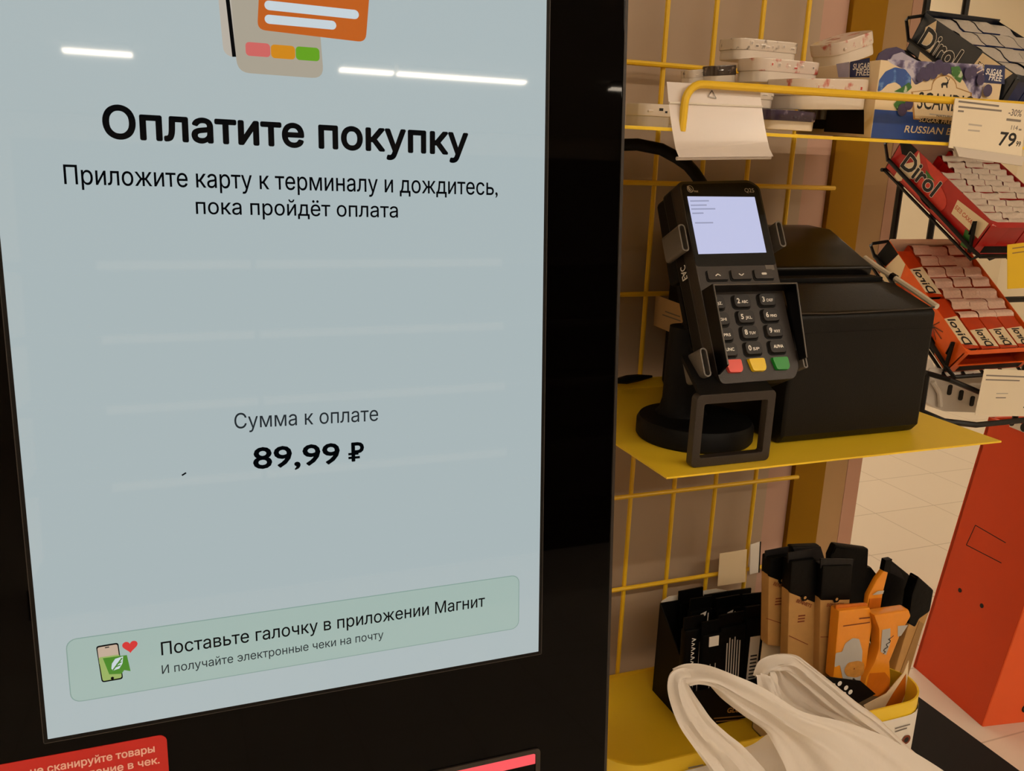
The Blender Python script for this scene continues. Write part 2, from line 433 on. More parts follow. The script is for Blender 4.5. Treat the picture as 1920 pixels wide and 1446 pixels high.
# ceiling lamps: rows of tubes, the row at y=-6 is the one mirrored in the checkout screen
def ceiling_lamp(x0, x1, y, label):
    t = thing('ceiling_lamp', label, 'ceiling lamp', Matrix.Translation(((x0+x1)/2, y, 3.0)), 'linear ceiling lamps')
    L = (x1-x0)/2
    part('lamp_housing', MB('white_paper').box(-L, L, -.05, .05, .012, .06), t)
    part('lamp_tube', MB('lamp_glow').box(-L, L, -.035, .035, 0, .012), t)
for x0, x1, lb in ((-.608, -.165, 'short white tube lamp mirrored at the upper left of the checkout screen'),
                   (1.308, 1.725, 'shorter of two white tube lamps mirrored in line at the upper right of the screen'),
                   (1.762, 2.846, 'longer of two white tube lamps mirrored in line at the upper right of the screen'),
                   (3.64, 4.6, 'white tube lamp glinting at the right edge of the black kiosk frame')):
    ceiling_lamp(x0, x1, -6.04, lb)
for y in (-3.6, -1.9, 3.9):  # unseen rows; the one near the back wall is added to brighten it
    for x0 in (-3.2, -1.6, 0, 1.6, 3.2):
        ceiling_lamp(x0, x0+1.5, y, 'white tube lamp on the ceiling outside the picture, placed for its light')

# shelving across the aisle, seen only as a faint mirror image in the screen
GY = -2.9
g = thing('store_gondola', 'white shelving across the aisle faintly mirrored in the checkout screen', 'shelving', Matrix.Translation((0, GY, 0)))
part('back_panel', MB('gondola_dark').box(-.6, 2.4, -.5, -.48, 0, 1.95), g)
part('base', MB('black_plastic').box(-.6, 2.4, -.48, 0, 0, .12), g)
for z in (1.405, 1.113, .831, .517):
    sh = part('shelf', MB('gondola_dark').box(-.6, 2.4, -.48, -.01, z-.03, z), g)
    for x0, x1 in ((-.27, .315), (.335, 1.43)): part('price_rail', MB('rail_paper').box(x0, x1, -.01, .0, z-.034, z), sh)

# ================================================================== SELF-CHECKOUT KIOSK
TILT = 0.0838796
pk = P(530, 700, Y=.46)
K = frame(pk, (1, 0, 0), (0, math.sin(TILT), math.cos(TILT)), (0, -math.cos(TILT), math.sin(TILT)))
kiosk = thing('self_checkout_kiosk', 'black self-checkout kiosk with a large glowing payment screen', 'self-checkout', K)
XL, XR, YB, YT = -.1242, .1479, -.1831, .3005
kr = on(K, 1154, 723)[0]; kl = XL-(kr-XR)
part('housing', MB('black_plastic').prism(rrect(kr-kl+.006, .80, .012, (kl+kr)/2, -.02), -.055, -.006), kiosk, bevel=.002)
part('bezel', MB('black_glass').prism(rrect(kr-kl, .80, .006, (kl+kr)/2, -.02), -.006, 0), kiosk, bevel=.0012)
part('edge_trim', MB('dark_grey_plastic').ring(rrect(kr-kl+.005, .805, .01, (kl+kr)/2, -.02), rrect(kr-kl+.0004, .8004, .0062, (kl+kr)/2, -.02), -.012, -.002), kiosk)
cx, cy, sw, sh_ = (XL+XR)/2, (YB+YT)/2, XR-XL, YT-YB
disp = part('display', MB('screen_glow').prism([(XL, YB), (XR, YB), (XR, YT), (XL, YT)], 0, .0003), kiosk, smooth=0, label='glowing pale blue payment screen')
mb = MB('black_plastic').ring(rrect(sw+.0036, sh_+.0036, .0004, cx, cy, 1), rrect(sw, sh_, .0002, cx, cy, 1), 0, .0004)
mb.mat('seam_metal').ring(rrect(sw+.0043, sh_+.0043, .0006, cx, cy, 1), rrect(sw+.0036, sh_+.0036, .0004, cx, cy, 1), 0, .0006)
part('screen_seam', mb, kiosk, label='thin metal line around the display')
Z1, Z2, Z3 = .0005, .0007, .0009
q = lambda x, y: on(K, x, y)
def spx(mb, body, pl, pr, hpx, **k):      # screen lettering
    a = q(*pl); h = q(pl[0], pl[1]-hpx)[1]-a[1]
    return write_px(mb, K, body, pl, pr, h, Z2, **k)
part('heading_text', spx(MB('screen_black'), 'Оплатите покупку', (196, 257.5), (876, 290), 56, bold=.042), disp, smooth=0)
mb = spx(MB('screen_black'), 'Приложите карту к терминалу и дождитесь,', (121, 345), (933, 366), 34, bold=.008)
part('instruction_text', spx(mb, 'пока пройдёт оплата', (368, 401), (746, 408), 28, bold=.008), disp, smooth=0)
part('amount_caption', spx(MB('screen_grey'), 'Сумма к оплате', (440, 804), (709, 789), 27, bold=.003), disp, smooth=0)
mb = spx(MB('screen_black'), '89,99', (476, 879), (636, 868.5), 38, bold=.03)
c = q(653, 865); h = q(653, 831)[1]-c[1]                # rouble sign
write(mb, 'P', c[0]+.002, c[1], h, Z2, bold=.03)
mb.line2([(c[0], c[1]+h*.40), (c[0]+h*.55, c[1]+h*.40)], h*.13, Z2).line2([(c[0], c[1]+h*.19), (c[0]+h*.62, c[1]+h*.19)], h*.13, Z2)
part('amount_text', mb, disp, smooth=0)
# payment picture: reader, stripe and bank card
def pgon(*pts): return [q(*p) for p in pts]
def rounded(pl, r, n=5):
    """round the corners of a polygon"""
    out = []; N = len(pl)
    for i in range(N):
        p0, p1, p2 = Vector(pl[i-1]), Vector(pl[i]), Vector(pl[(i+1) % N])
        a = (p0-p1).normalized(); b = (p2-p1).normalized()
        for k in range(n+1):
            t = k/n; s0 = p1 + a*r; s1 = p1 + b*r
            out.append(tuple((1-t)**2*s0 + 2*t*(1-t)*p1 + t*t*s1))
    return out
mb = MB('screen_taupe_light').flat(rounded(pgon((404, -60), (430, -60), (443, 111), (419, 100)), .003), Z1-.0001)
mb.mat('screen_taupe').flat(rounded(pgon((428, -60), (590, -60), (607, 148), (445, 136)), .006), Z1)
mb.mat('screen_black').line2([q(426, -5), q(439, 107)], .0018, Z1+.0002)
for c3, (x, y) in (('screen_salmon', (483.5, 93.5)), ('screen_amber', (530.5, 98)), ('screen_green', (576.5, 101.5))):
    a = q(x, y); mb.mat(c3).flat(rrect(.0117, .0064, .0018, *a), Z2)
pict = part('reader_picture', mb, disp, smooth=0, label='picture of a card reader')
mb = MB('screen_orange').flat(rounded(pgon((488, -70), (696, -60), (685, 80), (482, 56)), .004), Z3)
mb.mat('screen_white')
for a, b, wd in ((q(504, 11), q(664, 28), .0044), (q(504, 37), q(622, 48), .0042)):
    mb.line2([a, b], wd, Z3+.0002); mb.flat(circle(wd/2, *a, 16), Z3+.0002); mb.flat(circle(wd/2, *b, 16), Z3+.0002)
part('card_picture', mb, disp, smooth=0, label='picture of an orange bank card')
# notification banner
bl, br, tr = q(131, 1317), q(973, 1179), q(973, 1078); tl = q(124, 1198)
bx0, bx1 = (bl[0]+tl[0])/2, (br[0]+tr[0])/2; by0, by1 = (bl[1]+br[1])/2, (tl[1]+tr[1])/2
mb = MB('screen_banner_line').flat(rrect(bx1-bx0, by1-by0, .005, (bx0+bx1)/2, (by0+by1)/2), Z1-.0001)
mb.mat('screen_banner').flat(rrect(bx1-bx0-.001, by1-by0-.001, .0046, (bx0+bx1)/2, (by0+by1)/2), Z1)
ban = part('notification_banner', mb, disp, smooth=0, label='pale green rounded notification')
mb = spx(MB('screen_black'), 'Поставьте галочку в приложении Магнит', (303, 1229), (909, 1137), 23, bold=.008)
part('banner_heading', mb, ban, smooth=0)
part('banner_note', spx(MB('screen_grey'), 'И получайте электронные чеки на почту', (304, 1264), (719, 1197), 15, bold=.004), ban, smooth=0)
mb = MB('screen_black').flat(rounded(pgon((180, 1211), (222, 1204), (231, 1272), (191, 1279)), .0015), Z2)
mb.mat('screen_skin').flat(rounded(pgon((182.5, 1213.5), (220, 1207), (225, 1240), (187, 1246)), .001), Z2+.0001)
mb.mat('screen_lime').flat(rounded(pgon((185, 1232), (224, 1226), (228.5, 1269.5), (193, 1276)), .001), Z2+.00015)
mb.mat('screen_dark_green').flat(pgon((193, 1233), (238, 1227), (245, 1257), (233, 1255), (228, 1262), (205, 1263)), Z2+.0003)
mb.mat('screen_white').flat(pgon((209, 1252), (210, 1243), (216, 1234), (231, 1229), (230, 1242), (224, 1252), (212, 1256)), Z2+.0004)
mb.mat('screen_dark_green').line2([q(212, 1255), q(229, 1232)], .0007, Z2+.0006).line2([q(216, 1249), q(226, 1245)], .0006, Z2+.0006).line2([q(219, 1244), q(228, 1239)], .0006, Z2+.0006)
mb.mat('screen_black').flat(circle(.0008, *q(211, 1270), 10), Z2+.0005).line2([q(197, 1213), q(205, 1211.5)], .0005, Z2+.0005)
part('phone_icon', mb, ban, smooth=0)
hc = q(244, 1212)
hp = []
for k in range(32):
    a = 2*math.pi*k/32
    hp.append((hc[0] + .00023*16*math.sin(a)**3, hc[1] + .0003 + .00023*(13*math.cos(a)-5*math.cos(2*a)-2*math.cos(3*a)-math.cos(4*a))))
part('heart_icon', MB('screen_red').flat(hp, Z2), ban, smooth=0, label='red heart')
part('speck', MB('screen_black').line2([q(341, 891), q(349, 886)], .0008, Z2), kiosk, smooth=0, label='small dark mark on the screen')
# red instruction sticker at the lower left
st = q(312, 1376); mb = MB('sticker_red').prism(rrect(.16, .06, .004, st[0]-.08, st[1]-.03), 0, .0004)
mb.mat('sticker_ink')
for body, pr, wpx in (('не сканируйте товары', (290, 1409), 232), ('за попадание в чек.', (299, 1430), 218)):
    e = q(*pr); s0 = q(pr[0]-wpx, pr[1]+wpx*.187); write(mb, body, e[0], e[1], .0040, .0006, math.dist(e, s0), 0, .03, 'R')
part('instruction_sticker', mb, kiosk, smooth=0, label='red sticker with pale lettering under the screen')
# scanner window at the bottom
a = q(1012, 1401); mb = MB('dark_grey_plastic').ring(rrect(.14, .05, .003, a[0]-.07, a[1]-.025), rrect(.134, .044, .002, a[0]-.07, a[1]-.025), -.002, .0012)
scn = part('scanner_window', mb, kiosk, label='framed window of the barcode scanner')
part('scanner_glass', MB('black_glass').prism(rrect(.134, .044, .002, a[0]-.07, a[1]-.025), 0, .0003), scn)
b = q(1003, 1411); mb = MB('scanner_glow').prism([(b[0], b[1]), (b[0], b[1]-.0075), (b[0]-.10, b[1]-.0075), (b[0]-.10, b[1])], .0003, .0007)
part('scanner_light', mb, scn, smooth=0, label='red scanning light')

# ================================================================== YELLOW SHELF RACK
YB_, YF = .752, .51
rack = thing('shelf_rack', 'yellow wire-backed shelf rack standing right of the black kiosk', 'shelf rack', Matrix.Translation((.64, YB_, 0)))
WI = Matrix.Identity(4)
mb = MB('yellow_wire')
for k in range(-4, 4):
    mb.tube([(.4348+.0519*k, YB_, .70), (.4348+.0519*k, YB_, 1.75)], .0024)
for k in range(10):
    z = .7517+.1057*k; mb.tube([(.18, YB_-.004, z), (.645, YB_-.004, z)], .0024)
part('wire_grid', mb, rack, WI)
part('back_panel', MB('panel_board').box(.15, .622, YB_+.018, YB_+.022, .354, 1.8).mat('panel_lit_pink').box(.622, .6535, YB_+.018, YB_+.022, .354, 1.8), rack, WI, smooth=0)  # pink light along the panel's right edge is painted as a pinkish strip
part('post', MB('ochre_paint').box(.654, .698, YB_+.012, YB_+.04, .354, 1.8), rack, WI, bevel=.0015, label='flat ochre upright')
column = thing('partition_post', 'narrow tan partition post with a pinkish edge behind the yellow rack', 'post', Matrix.Translation((1.42, 1.5, 0)))
part('post_body', MB('cream_paint').box(1.36, 1.432, 1.5, 1.56, 0, 3.0), column, WI, bevel=.002)
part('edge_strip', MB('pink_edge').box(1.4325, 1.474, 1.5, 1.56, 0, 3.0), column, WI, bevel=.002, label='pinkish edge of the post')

ZS = 1.0817
sf = P(1865, 822, Z=ZS)
mid = thing('sheet_shelf', 'yellow sheet-metal shelf holding the card terminal and receipt printer', 'shelf', Matrix.Translation((.323, YF, ZS)))
part('shelf_plate', MB('yellow_paint').prism([(.3231, YF), (sf.x, YF), (sf.x, YB_-.01), (.3231, YB_-.01)], ZS-.0016, ZS), mid, WI, bevel=.0004)
part('back_lip', MB('yellow_paint').box(.3231, sf.x, YB_-.012, YB_-.01, ZS, ZS+.01), mid, WI)

def zu(y): return 1.3 + .0419*y        # the upper sheet slopes down to the front
ZU = zu(YF)
top = thing('basket_shelf', 'upper yellow shelf with a wire front rail full of mint tins', 'shelf', Matrix.Translation((.27, YF, ZU)))
part('shelf_plate', MB('yellow_paint').prism([(YF, ZU), (YB_-.01, zu(YB_-.01)), (YB_-.01, zu(YB_-.01)-.0016), (YF+.001, ZU-.0022), (YF, ZU-.0022)], .262, .66), top, frame((0, 0, 0), (0, 1, 0), (0, 0, 1), (1, 0, 0)), bevel=.0003)
pts = [(.312, YF, ZU-.002), (.3125, YF, ZU+.015)] + [(.3125+.012*(1-math.cos(a)), YF, ZU+.015+.0125*math.sin(a)) for a in [math.pi/2*k/6 for k in range(1, 7)]]
pts += [(.45, YF, ZU+.0285), (.62, YF, ZU+.030)] + [(.62+.012*math.sin(a), YF, ZU+.018+.012*math.cos(a)) for a in [math.pi/2*k/6 for k in range(1, 7)]] + [(.632, YF, ZU-.002)]
part('front_rail', MB('yellow_wire').tube(pts, .0026, 10), top, WI)

# lower tray with a tall lip and rounded front corners
ZT = .7515; RIM = .829; TX0, TX1, TY0 = .304, .642, .522
tray = thing('tray_shelf', 'lower yellow tray shelf with a raised rounded rim', 'shelf', Matrix.Translation((TX0, TY0, ZT)))
part('tray_floor', MB('yellow_paint').prism(rounded([(TX0, TY0), (TX1, TY0), (TX1, YB_-.006), (TX0, YB_-.006)], .03, 6), ZT-.002, ZT), tray, WI)
def rimpath(d, n=8):
    r = .035 - d; pts = [(TX0+d, YB_-.006)]
    for k in range(n+1):
        a = math.pi/2*k/n; pts.append((TX0+.035 - r*math.cos(a), TY0+.035 - r*math.sin(a)))
    for k in range(n+1):
        a = math.pi/2*k/n; pts.append((TX1-.035 + r*math.sin(a), TY0+.035 - r*math.cos(a)))
    pts.append((TX1-d, YB_-.006)); return pts
po, pi_ = rimpath(0), rimpath(.0018)
mb = MB('yellow_paint'); n = len(po)
def rz(p): return RIM - max(0, (p[1]-TY0-.04))*.25
mb.poly([(x, y, ZT-.002) for x, y in po] + [(x, y, rz((x, y))) for x, y in po] + [(x, y, ZT-.002) for x, y in pi_] + [(x, y, rz((x, y))) for x, y in pi_],
        [f for i in range(n-1) for f in ((i, i+1, n+i+1, n+i), (2*n+i+1, 2*n+i, 3*n+i, 3*n+i+1), (n+i, n+i+1, 3*n+i+1, 3*n+i))])
part('tray_rim', mb, tray, WI)
# price strip on the front of the tray
FT = upright(TX0, TY0-.002, ZT)
mb = MB('white_paper')
pp_ = rimpath(-.0012); pp_ = [p for p in pp_ if p[1] < TY0+.034]
n = len(pp_)
mb.poly([(x, y, ZT+.004) for x, y in pp_] + [(x, y, RIM-.013) for x, y in pp_], [(i, i+1, n+i+1, n+i) for i in range(n-1)])
pl_ = part('price_strip', mb, tray, WI, label='white paper strip along the tray front')
FL = upright(0, TY0-.0016, 0); mb = MB('grey_ink')
for (x0, y0, x1, y1) in ((1678, 1366, 1706, 1358), (1678, 1372, 1700, 1365), (1290, 1440, 1318, 1434)):
    mb.line2([on(FL, x0, y0), on(FL, x1, y1)], .0014, .0004)
c2 = on(FL, 1702, 1386); mb.mat('rust_ink').flat(circle(.005, c2[0]-.002, c2[1], 14), .0004).mat('ink').flat(circle(.0028, c2[0]-.002, c2[1], 12), .0006)
part('strip_print', mb, pl_, FL, smooth=0)

# ================================================================== RECEIPT PRINTER
PX0, PX1, PY0 = .4503, .5945, .5475
prn = thing('receipt_printer', 'black boxy receipt printer standing on the yellow shelf', 'printer', frame((PX0, PY0, ZS), (1, 0, 0), (0, 1, 0), (0, 0, 1)))
side = frame((0, 0, 0), (0, 1, 0), (0, 0, 1), (1, 0, 0))            # local x = world Y, local y = world Z, local z = world X
low = [(PY0, ZS+.008), (PY0+.006, ZS+.0005), (.730, ZS+.0005), (.737, ZS+.008), (.737, 1.205), (.62, 1.205), (.596, 1.204), (PY0+.004, 1.1905), (PY0, 1.187)]
part('case', MB('black_plastic').prism(low, PX0, PX1), prn, side, bevel=.0035, seg=3)
part('front_seam', MB('matte_black').box(PX0-.0002, PX1+.0002, PY0-.0003, PY0+.05, 1.1738, 1.1745), prn, WI)
hump = [(.628, 1.2), (.624, 1.2154), (.6535, 1.2290), (.6856, 1.2434), (.7167, 1.2449), (.734, 1.2425), (.737, 1.2)]
part('paper_cover', MB('shield_plastic').prism(hump, PX0+.001, PX1-.001), prn, side, bevel=.003, seg=3, label='glossy black hinged paper cover')
part('paper_slot', MB('matte_black').box(PX0+.012, PX1-.004, .608, .626, 1.2042, 1.2085), prn, WI, bevel=.001)
lid = MB('dark_grey_plastic').tube([P(x, y, Y=PY0-.0004) for x, y in ((1500, 588), (1560, 588), (1660, 583), (1735, 578), (1752, 576))], .0008, 6)
part('lid_edge', lid, prn, WI, label='thin light edge of the lid')
FS = frame((PX0-.0003, 0, 0), (0, -1, 0), (0, 0, 1), (-1, 0, 0))     # left side, x toward the viewer
lab = [on(FS, *p) for p in ((1230, 553), (1226, 610), (1282, 634), (1284, 573))]
mb = MB('label_paper').prism(lab, 0, .0003)
a, b = on(FS, 1248, 584), on(FS, 1276, 594)
mb.mat('grey_ink').line2([a, b], .0012, .0006); a, b = on(FS, 1243, 590), on(FS, 1277, 602); mb.line2([a, b], .0012, .0006)
part('side_label', mb, prn, FS, smooth=0, label='beige label on the printer side')

# pale strip with a black clip along the right edge of the top
mb = MB('white_cord').tube([(.5965, .640, 1.2215), (.5975, .6241, 1.2150), (.5978, .600, 1.2075), (.5975, .575, 1.1995), (.5955, .5495, 1.1915)], .0026, 8)
strip = part('edge_strip', mb, prn, WI, label='pale strip along the right top edge')
part('clip', MB('black_plastic').tube([(.5979, .606, 1.2094), (.5978, .601, 1.2079)], .0034, 8), strip, WI)

# ================================================================== CARD TERMINAL
ANG = math.radians(61.5)
T = frame(P(1288, 368, Y=.6), (1, 0, 0), (0, math.cos(ANG), math.sin(ANG)), (0, -math.sin(ANG), math.cos(ANG)))
t_ = lambda x, y, dz=0.: on(T, x, y, dz)
term = thing('card_terminal', 'black card payment terminal with a lit screen and keypad', 'card terminal', T)
face = [t_(*p) for p in ((1272, 340), (1405, 337), (1425, 350), (1464, 531), (1499, 688), (1491, 710), (1353, 721), (1345, 700), (1314, 545))]
part('body', MB('dark_grey_plastic').prism(rounded(face, .004), -.012, 0).mat('black_plastic').prism(rounded(face, .004), -.026, -.012), term, bevel=.0012)
part('rear_shell', MB('matte_black').prism(rounded([t_(*p) for p in ((1276, 342), (1404, 340), (1422, 352), (1450, 500), (1304, 505))], .004), -.040, -.0255), term, bevel=.003, label='matt black rear shell')
part('screen_bezel', MB('black_plastic').prism(rounded([t_(*p) for p in ((1277, 346), (1404, 343), (1421, 353), (1455, 497), (1305, 500))], .003), 0, .0004), term, label='darker band around the lit screen')
lcd = part('lit_screen', MB('reader_glow').prism([t_(*p) for p in ((1288, 369), (1414, 370), (1436, 474), (1309, 477))], .0004, .0007), term, smooth=0, label='small lit lavender screen')
mb = MB('reader_grey')
for x0, x1, y in ((1293, 1328, 378), (1294, 1324, 386), (1295, 1340, 393), (1297, 1318, 401), (1302, 1336, 419)):
    mb.line2([t_(x0, y), t_(x1, y-.5)], .0011, .0009)
part('screen_lines', mb, lcd, smooth=0, label='faint grey lines on the lit screen')
mb = MB('pale_print')
for k, ph in enumerate((0, .7, 1.4, 2.1)):
    c = t_(1293.5, 355); rr = .0028-.0004*k
    mb.line2([(c[0]+rr*(.45+.5*math.cos(ph))*math.cos(a+.9*k)-.0004*k, c[1]+rr*math.sin(a)) for a in [2*math.pi*i/20 for i in range(21)]], .00045, .0006)
write(mb, 'PAX', *t_(1301, 361), .0014, .0006, bold=.05)
write(mb, 'Q25', *t_(1396, 361), .0034, .0006, width=.009)
part('maker_print', mb, term, smooth=0)
part('sensor_window', MB('grey_metal').prism([t_(*p) for p in ((1433, 495), (1449, 494.5), (1452, 506), (1436, 506.5))], 0, .0003), term, smooth=0)
# navigation keys
for i, (x, y) in enumerate(((1342, 517), (1386, 516), (1429, 515))):
    c = t_(x, y)
    mb = MB('matte_black').prism(rrect(.0192, .0092, .002, c[0]+.0006, c[1]-.0006), 0, .0004)
    mb.mat('dark_grey_plastic').prism(rrect(.0178, .0076, .0018, c[0]+.0012, c[1]+.0002), .0002, .0012)
    kk = part('function_key', mb, term, bevel=0)
    mb = MB('white_ink')
    if i < 2:
        s = 1 if i == 0 else -1
        mb.line2([(c[0]-.0012, c[1]-s*.0007), (c[0]+.0011, c[1]+s*.0008), (c[0]+.0034, c[1]-s*.0007)], .0008, .0015)
    else: mb.flat(rrect(.0048, .0018, .0008, c[0]+.001, c[1]+.0003), .0015)
    part('key_mark', mb, kk, smooth=0)
# keypad
keys = [['1', 'QZ.'], ['2', 'ABC'], ['3', 'DEF'], ['4', 'GHI'], ['5', 'JKL'], ['6', 'MNO'], ['7', 'PRS'], ['8', 'TUV'], ['9', 'WXY'], ['', 'FUNC'], ['0', 'SP'], ['', 'ALPHA']]
c2 = [(1389, 566), (1396.5, 595.5), (1403.5, 624.5), (1410.5, 654)]; c3 = [(1436, 563), (1443, 592), (1449.5, 621), (1456, 651)]
for r in range(4):
    for c in range(3):
        p2, p3 = t_(*c2[r]), t_(*c3[r])
        p = [(2*p2[0]-p3[0], 2*p2[1]-p3[1]), p2, p3][c]
        mb = MB('matte_black').prism(rrect(.0170, .0118, .0034, p[0]-.0004, p[1]-.0006), 0, .0003)
        mb.mat('key_rubber').prism(rrect(.0160, .0106, .0034, *p), .0002, .0022, scale1=.9)
        kk = part('key', mb, term, bevel=.0004)
        d, l = keys[r*3+c]; mb = MB('white_ink')
        if d: write(mb, d, p[0]-.0050, p[1]-.0018, .0038, .0025, bold=.04); write(mb, l, p[0]-.0012, p[1]-.0018, .0021, .0025, width=.0058, bold=.04)
        else: write(mb, l, p[0], p[1]-.0011, .0023, .0025, width=.0088, bold=.05, align='C')
        part('key_print', mb, kk, smooth=0)
for m, lbl, (x, y) in (('key_red', 'red cancel key', (1373, 686.5)), ('key_yellow', 'yellow clear key', (1417, 684)), ('key_green', 'green enter key', (1461, 681.5))):
    p = t_(x, y)
    part('key', MB(m).prism(rounded([(p[0]-.0075, p[1]+.0048), (p[0]+.0075, p[1]+.0048), (p[0]+.0078, p[1]-.0030), (p[0]+.0062, p[1]-.0058), (p[0]-.0050, p[1]-.0054)], .0016, 3), 0, .0026, scale1=.94), term, bevel=.0005, label=lbl)
# privacy shield round the keypad
hS = .0150
oL0, oL1 = t_(1316, 549), t_(1347, 703); oR0, oR1 = t_(1474, 541), t_(1497, 664)
x0, x1 = (oL0[0]+oL1[0])/2, (oR0[0]+oR1[0])/2; y0 = oL0[1]
mb = MB('shield_plastic')
yl, yr = t_(1347, 703)[1], t_(1497, 676)[1]
mb.poly([(x0, y0, 0), (x0+.0016, y0, 0), (x0+.0016, yl, 0), (x0, yl, 0), (x0, y0, hS), (x0+.0016, y0, hS), (x0+.0016, yl+.004, hS*.9), (x0, yl+.004, hS*.9)], [(3,2,1,0),(4,5,6,7),(0,1,5,4),(1,2,6,5),(2,3,7,6),(3,0,4,7)])
mb.poly([(x1-.0016, y0, 0), (x1, y0, 0), (x1, yr, 0), (x1-.0016, yr, 0), (x1-.0016, y0, hS), (x1, y0, hS), (x1, yr, hS*.55), (x1-.0016, yr, hS*.55)], [(3,2,1,0),(4,5,6,7),(0,1,5,4),(1,2,6,5),(2,3,7,6),(3,0,4,7)])
mb.box(x0, x1, y0, y0+.0016, 0, hS)
mb.mat('clamp_steel')
mb.tube([(x0+.0008, yl+.004, hS*.9), (x0+.0008, y0+.0008, hS), (x1-.0008, y0+.0008, hS), (x1-.0008, yr, hS*.55)], .0006, 6)
part('privacy_shield', mb, term, bevel=0, label='glossy black privacy shield around the keypad')
part('approval_print', write(MB('white_ink'), 'EAC', 0, 0, .007, 0, width=.011, bold=.02, M=T.inverted() @ frame(T @ Vector((t_(1300, 480)[0]-.0012, t_(1300, 486)[1]-.011, -.0185)), T.col[1].to_3d(), T.col[2].to_3d()*-1*-1, (-1, 0, 0))), term, smooth=0)

# terminal stand
zb_ = ZS
cb = Vector((.3955, .5895, ZS))
stand = thing('terminal_stand', 'black round-based stand carrying the card terminal on the yellow shelf', 'stand', Matrix.Translation(cb))
part('base', MB('matte_black').lathe([(.046, 0), (.0475, .002), (.0475, .013), (.0455, .0165), (.040, .0175), (.004, .0178)], 56), stand)
part('column', MB('matte_black').lathe([(.022, .017), (.0185, .021), (.0165, .03), (.0158, .07), (.0150, .09), (.002, .0905)], 36, Matrix.Translation((-.006, .012, 0))), stand)
arm = MB('matte_black').tube([cb + Vector((-.004, .012, .078)), cb + Vector((.003, .014, .095)), T @ Vector((.03, -.06, -.066)), T @ Vector((.034, -.05, -.0575))], [.012, .0105, .010, .014], 16)
part('swivel_arm', arm, stand, WI)
part('back_plate', MB('matte_black').prism(rrect(.070, .105, .006, .040, -.062), -.046, -.0405), stand, T, bevel=.001)
# square bracket loop in front
LF = upright(0, .5225, 0)
lo = [on(LF, *p) for p in ((1303, 741), (1452, 729), (1438, 861), (1300, 878))]
lo = [(lo[0][0], lo[0][1]), (lo[1][0], lo[0][1]), (lo[2][0], ZS+.0002), (lo[3][0], ZS+.0002)]
cxl = sum(p[0] for p in lo)/4; cyl = sum(p[1] for p in lo)/4
hw, hh = (lo[1][0]-lo[0][0])/2, (lo[0][1]-lo[3][1])/2
part('bracket_loop', MB('dark_grey_plastic').ring(rrect(2*hw, 2*hh, .004, cxl, cyl), rrect(2*hw-.014, 2*hh-.0145, .0015, cxl, cyl), -.006, .0015), stand, LF, bevel=.0008, label='square open bracket loop')
part('bracket_tongue', MB('matte_black').poly([(cxl-hw+.003, .5215, lo[0][1]-.004), (cxl+hw-.003, .5215, lo[0][1]-.004), (cxl+hw-.006, .556, lo[0][1]+.018), (cxl-hw+.006, .556, lo[0][1]+.018),
      (cxl-hw+.003, .5215, lo[0][1]), (cxl+hw-.003, .5215, lo[0][1]), (cxl+hw-.006, .556, lo[0][1]+.022), (cxl-hw+.006, .556, lo[0][1]+.022)], [(3,2,1,0),(4,5,6,7),(0,1,5,4),(1,2,6,5),(2,3,7,6),(3,0,4,7)]), stand, WI)
def clamp(cx_, cy_, w_, h_, z0, z1):
    part('clamp_tab', MB('clamp_steel').ring(rrect(w_, h_, w_*.45, cx_, cy_), rrect(w_-.0022, h_-.0022, (w_-.0022)*.45, cx_, cy_), z0, z1), stand, T, label='grey steel clamp tab')
for (x, y, dx) in ((1286, 447, -.0028), (1327, 680, -.0028), (1452, 440, .0052)):
    p = t_(x, y); clamp(p[0]+dx, p[1], .0062, .022, -.024, .0015)
p = t_(1499, 673); clamp(p[0]+.003, p[1], .004, .016, -.02, .002)

# cables
mb = MB('matte_black').tube([(.22, .70, 1.30), P(1150, 272, Y=.68), P(1195, 271, Y=.672), P(1240, 280, Y=.665), P(1270, 296, Y=.655), P(1290, 310, Y=.648), P(1303, 325, Y=.642), P(1316, 345, Y=.636), P(1330, 380, Y=.632)], .0050, 12)
solo('black_cable', mb, 'thick black cable arching from the kiosk to the back of the card terminal', 'cable')
mb = MB('black_plastic').tube([(.30, .735, 1.0945), P(1150, 715, Y=.73), P(1175, 712, Y=.73), P(1195, 709, Y=.73), P(1222, 706, Y=.735)], [.0012, .0022, .0045, .0038, .0012], 10)
solo('power_plug', mb, 'small black plug lying at the back of the yellow shelf', 'plug')

# ================================================================== PRICE TAGS ON THE UPPER RAIL
HF = frame((0, YF+.0068, ZU+.03), (1, 0, 0), Vector((0, .25, 1)).normalized(), Vector((0, -1, .25)).normalized())
hp_ = [on(HF, *p) for p in ((1247, 155), (1421, 166), (1443, 296), (1267, 298))]
tg = thing('price_tag_holder', 'blank white price tag holder hanging from the left end of the yellow rail', 'price tag', frame(P(1247, 155, Y=YF-.006), (1, 0, 0), (0, 1, 0), (0, 0, 1)))
rows = []
for i in range(9):
    t = i/8; L = Vector(hp_[0]).lerp(Vector(hp_[3]), t); Rr = Vector(hp_[1]).lerp(Vector(hp_[2]), t)
    bow = .0015*math.sin(math.pi*t) - (.002 if t > .95 else 0)
    rows.append([(*L.lerp(Rr, k/6), -bow+.002) for k in range(7)])
part('paper_insert', MB('holder_plastic').grid(rows), tg, HF)
a, b = Vector(hp_[3]), Vector(hp_[2])
part('holder_lip', MB('holder_plastic').tube([(a.x, a.y, .001), (b.x, b.y, .001)], .0012, 8), tg, HF)
y1_ = on(HF, 1330, 178)
mb = MB('white_paper')
L0, R0 = Vector(hp_[0]).lerp(Vector(hp_[3]), .27), Vector(hp_[1]).lerp(Vector(hp_[2]), .27)
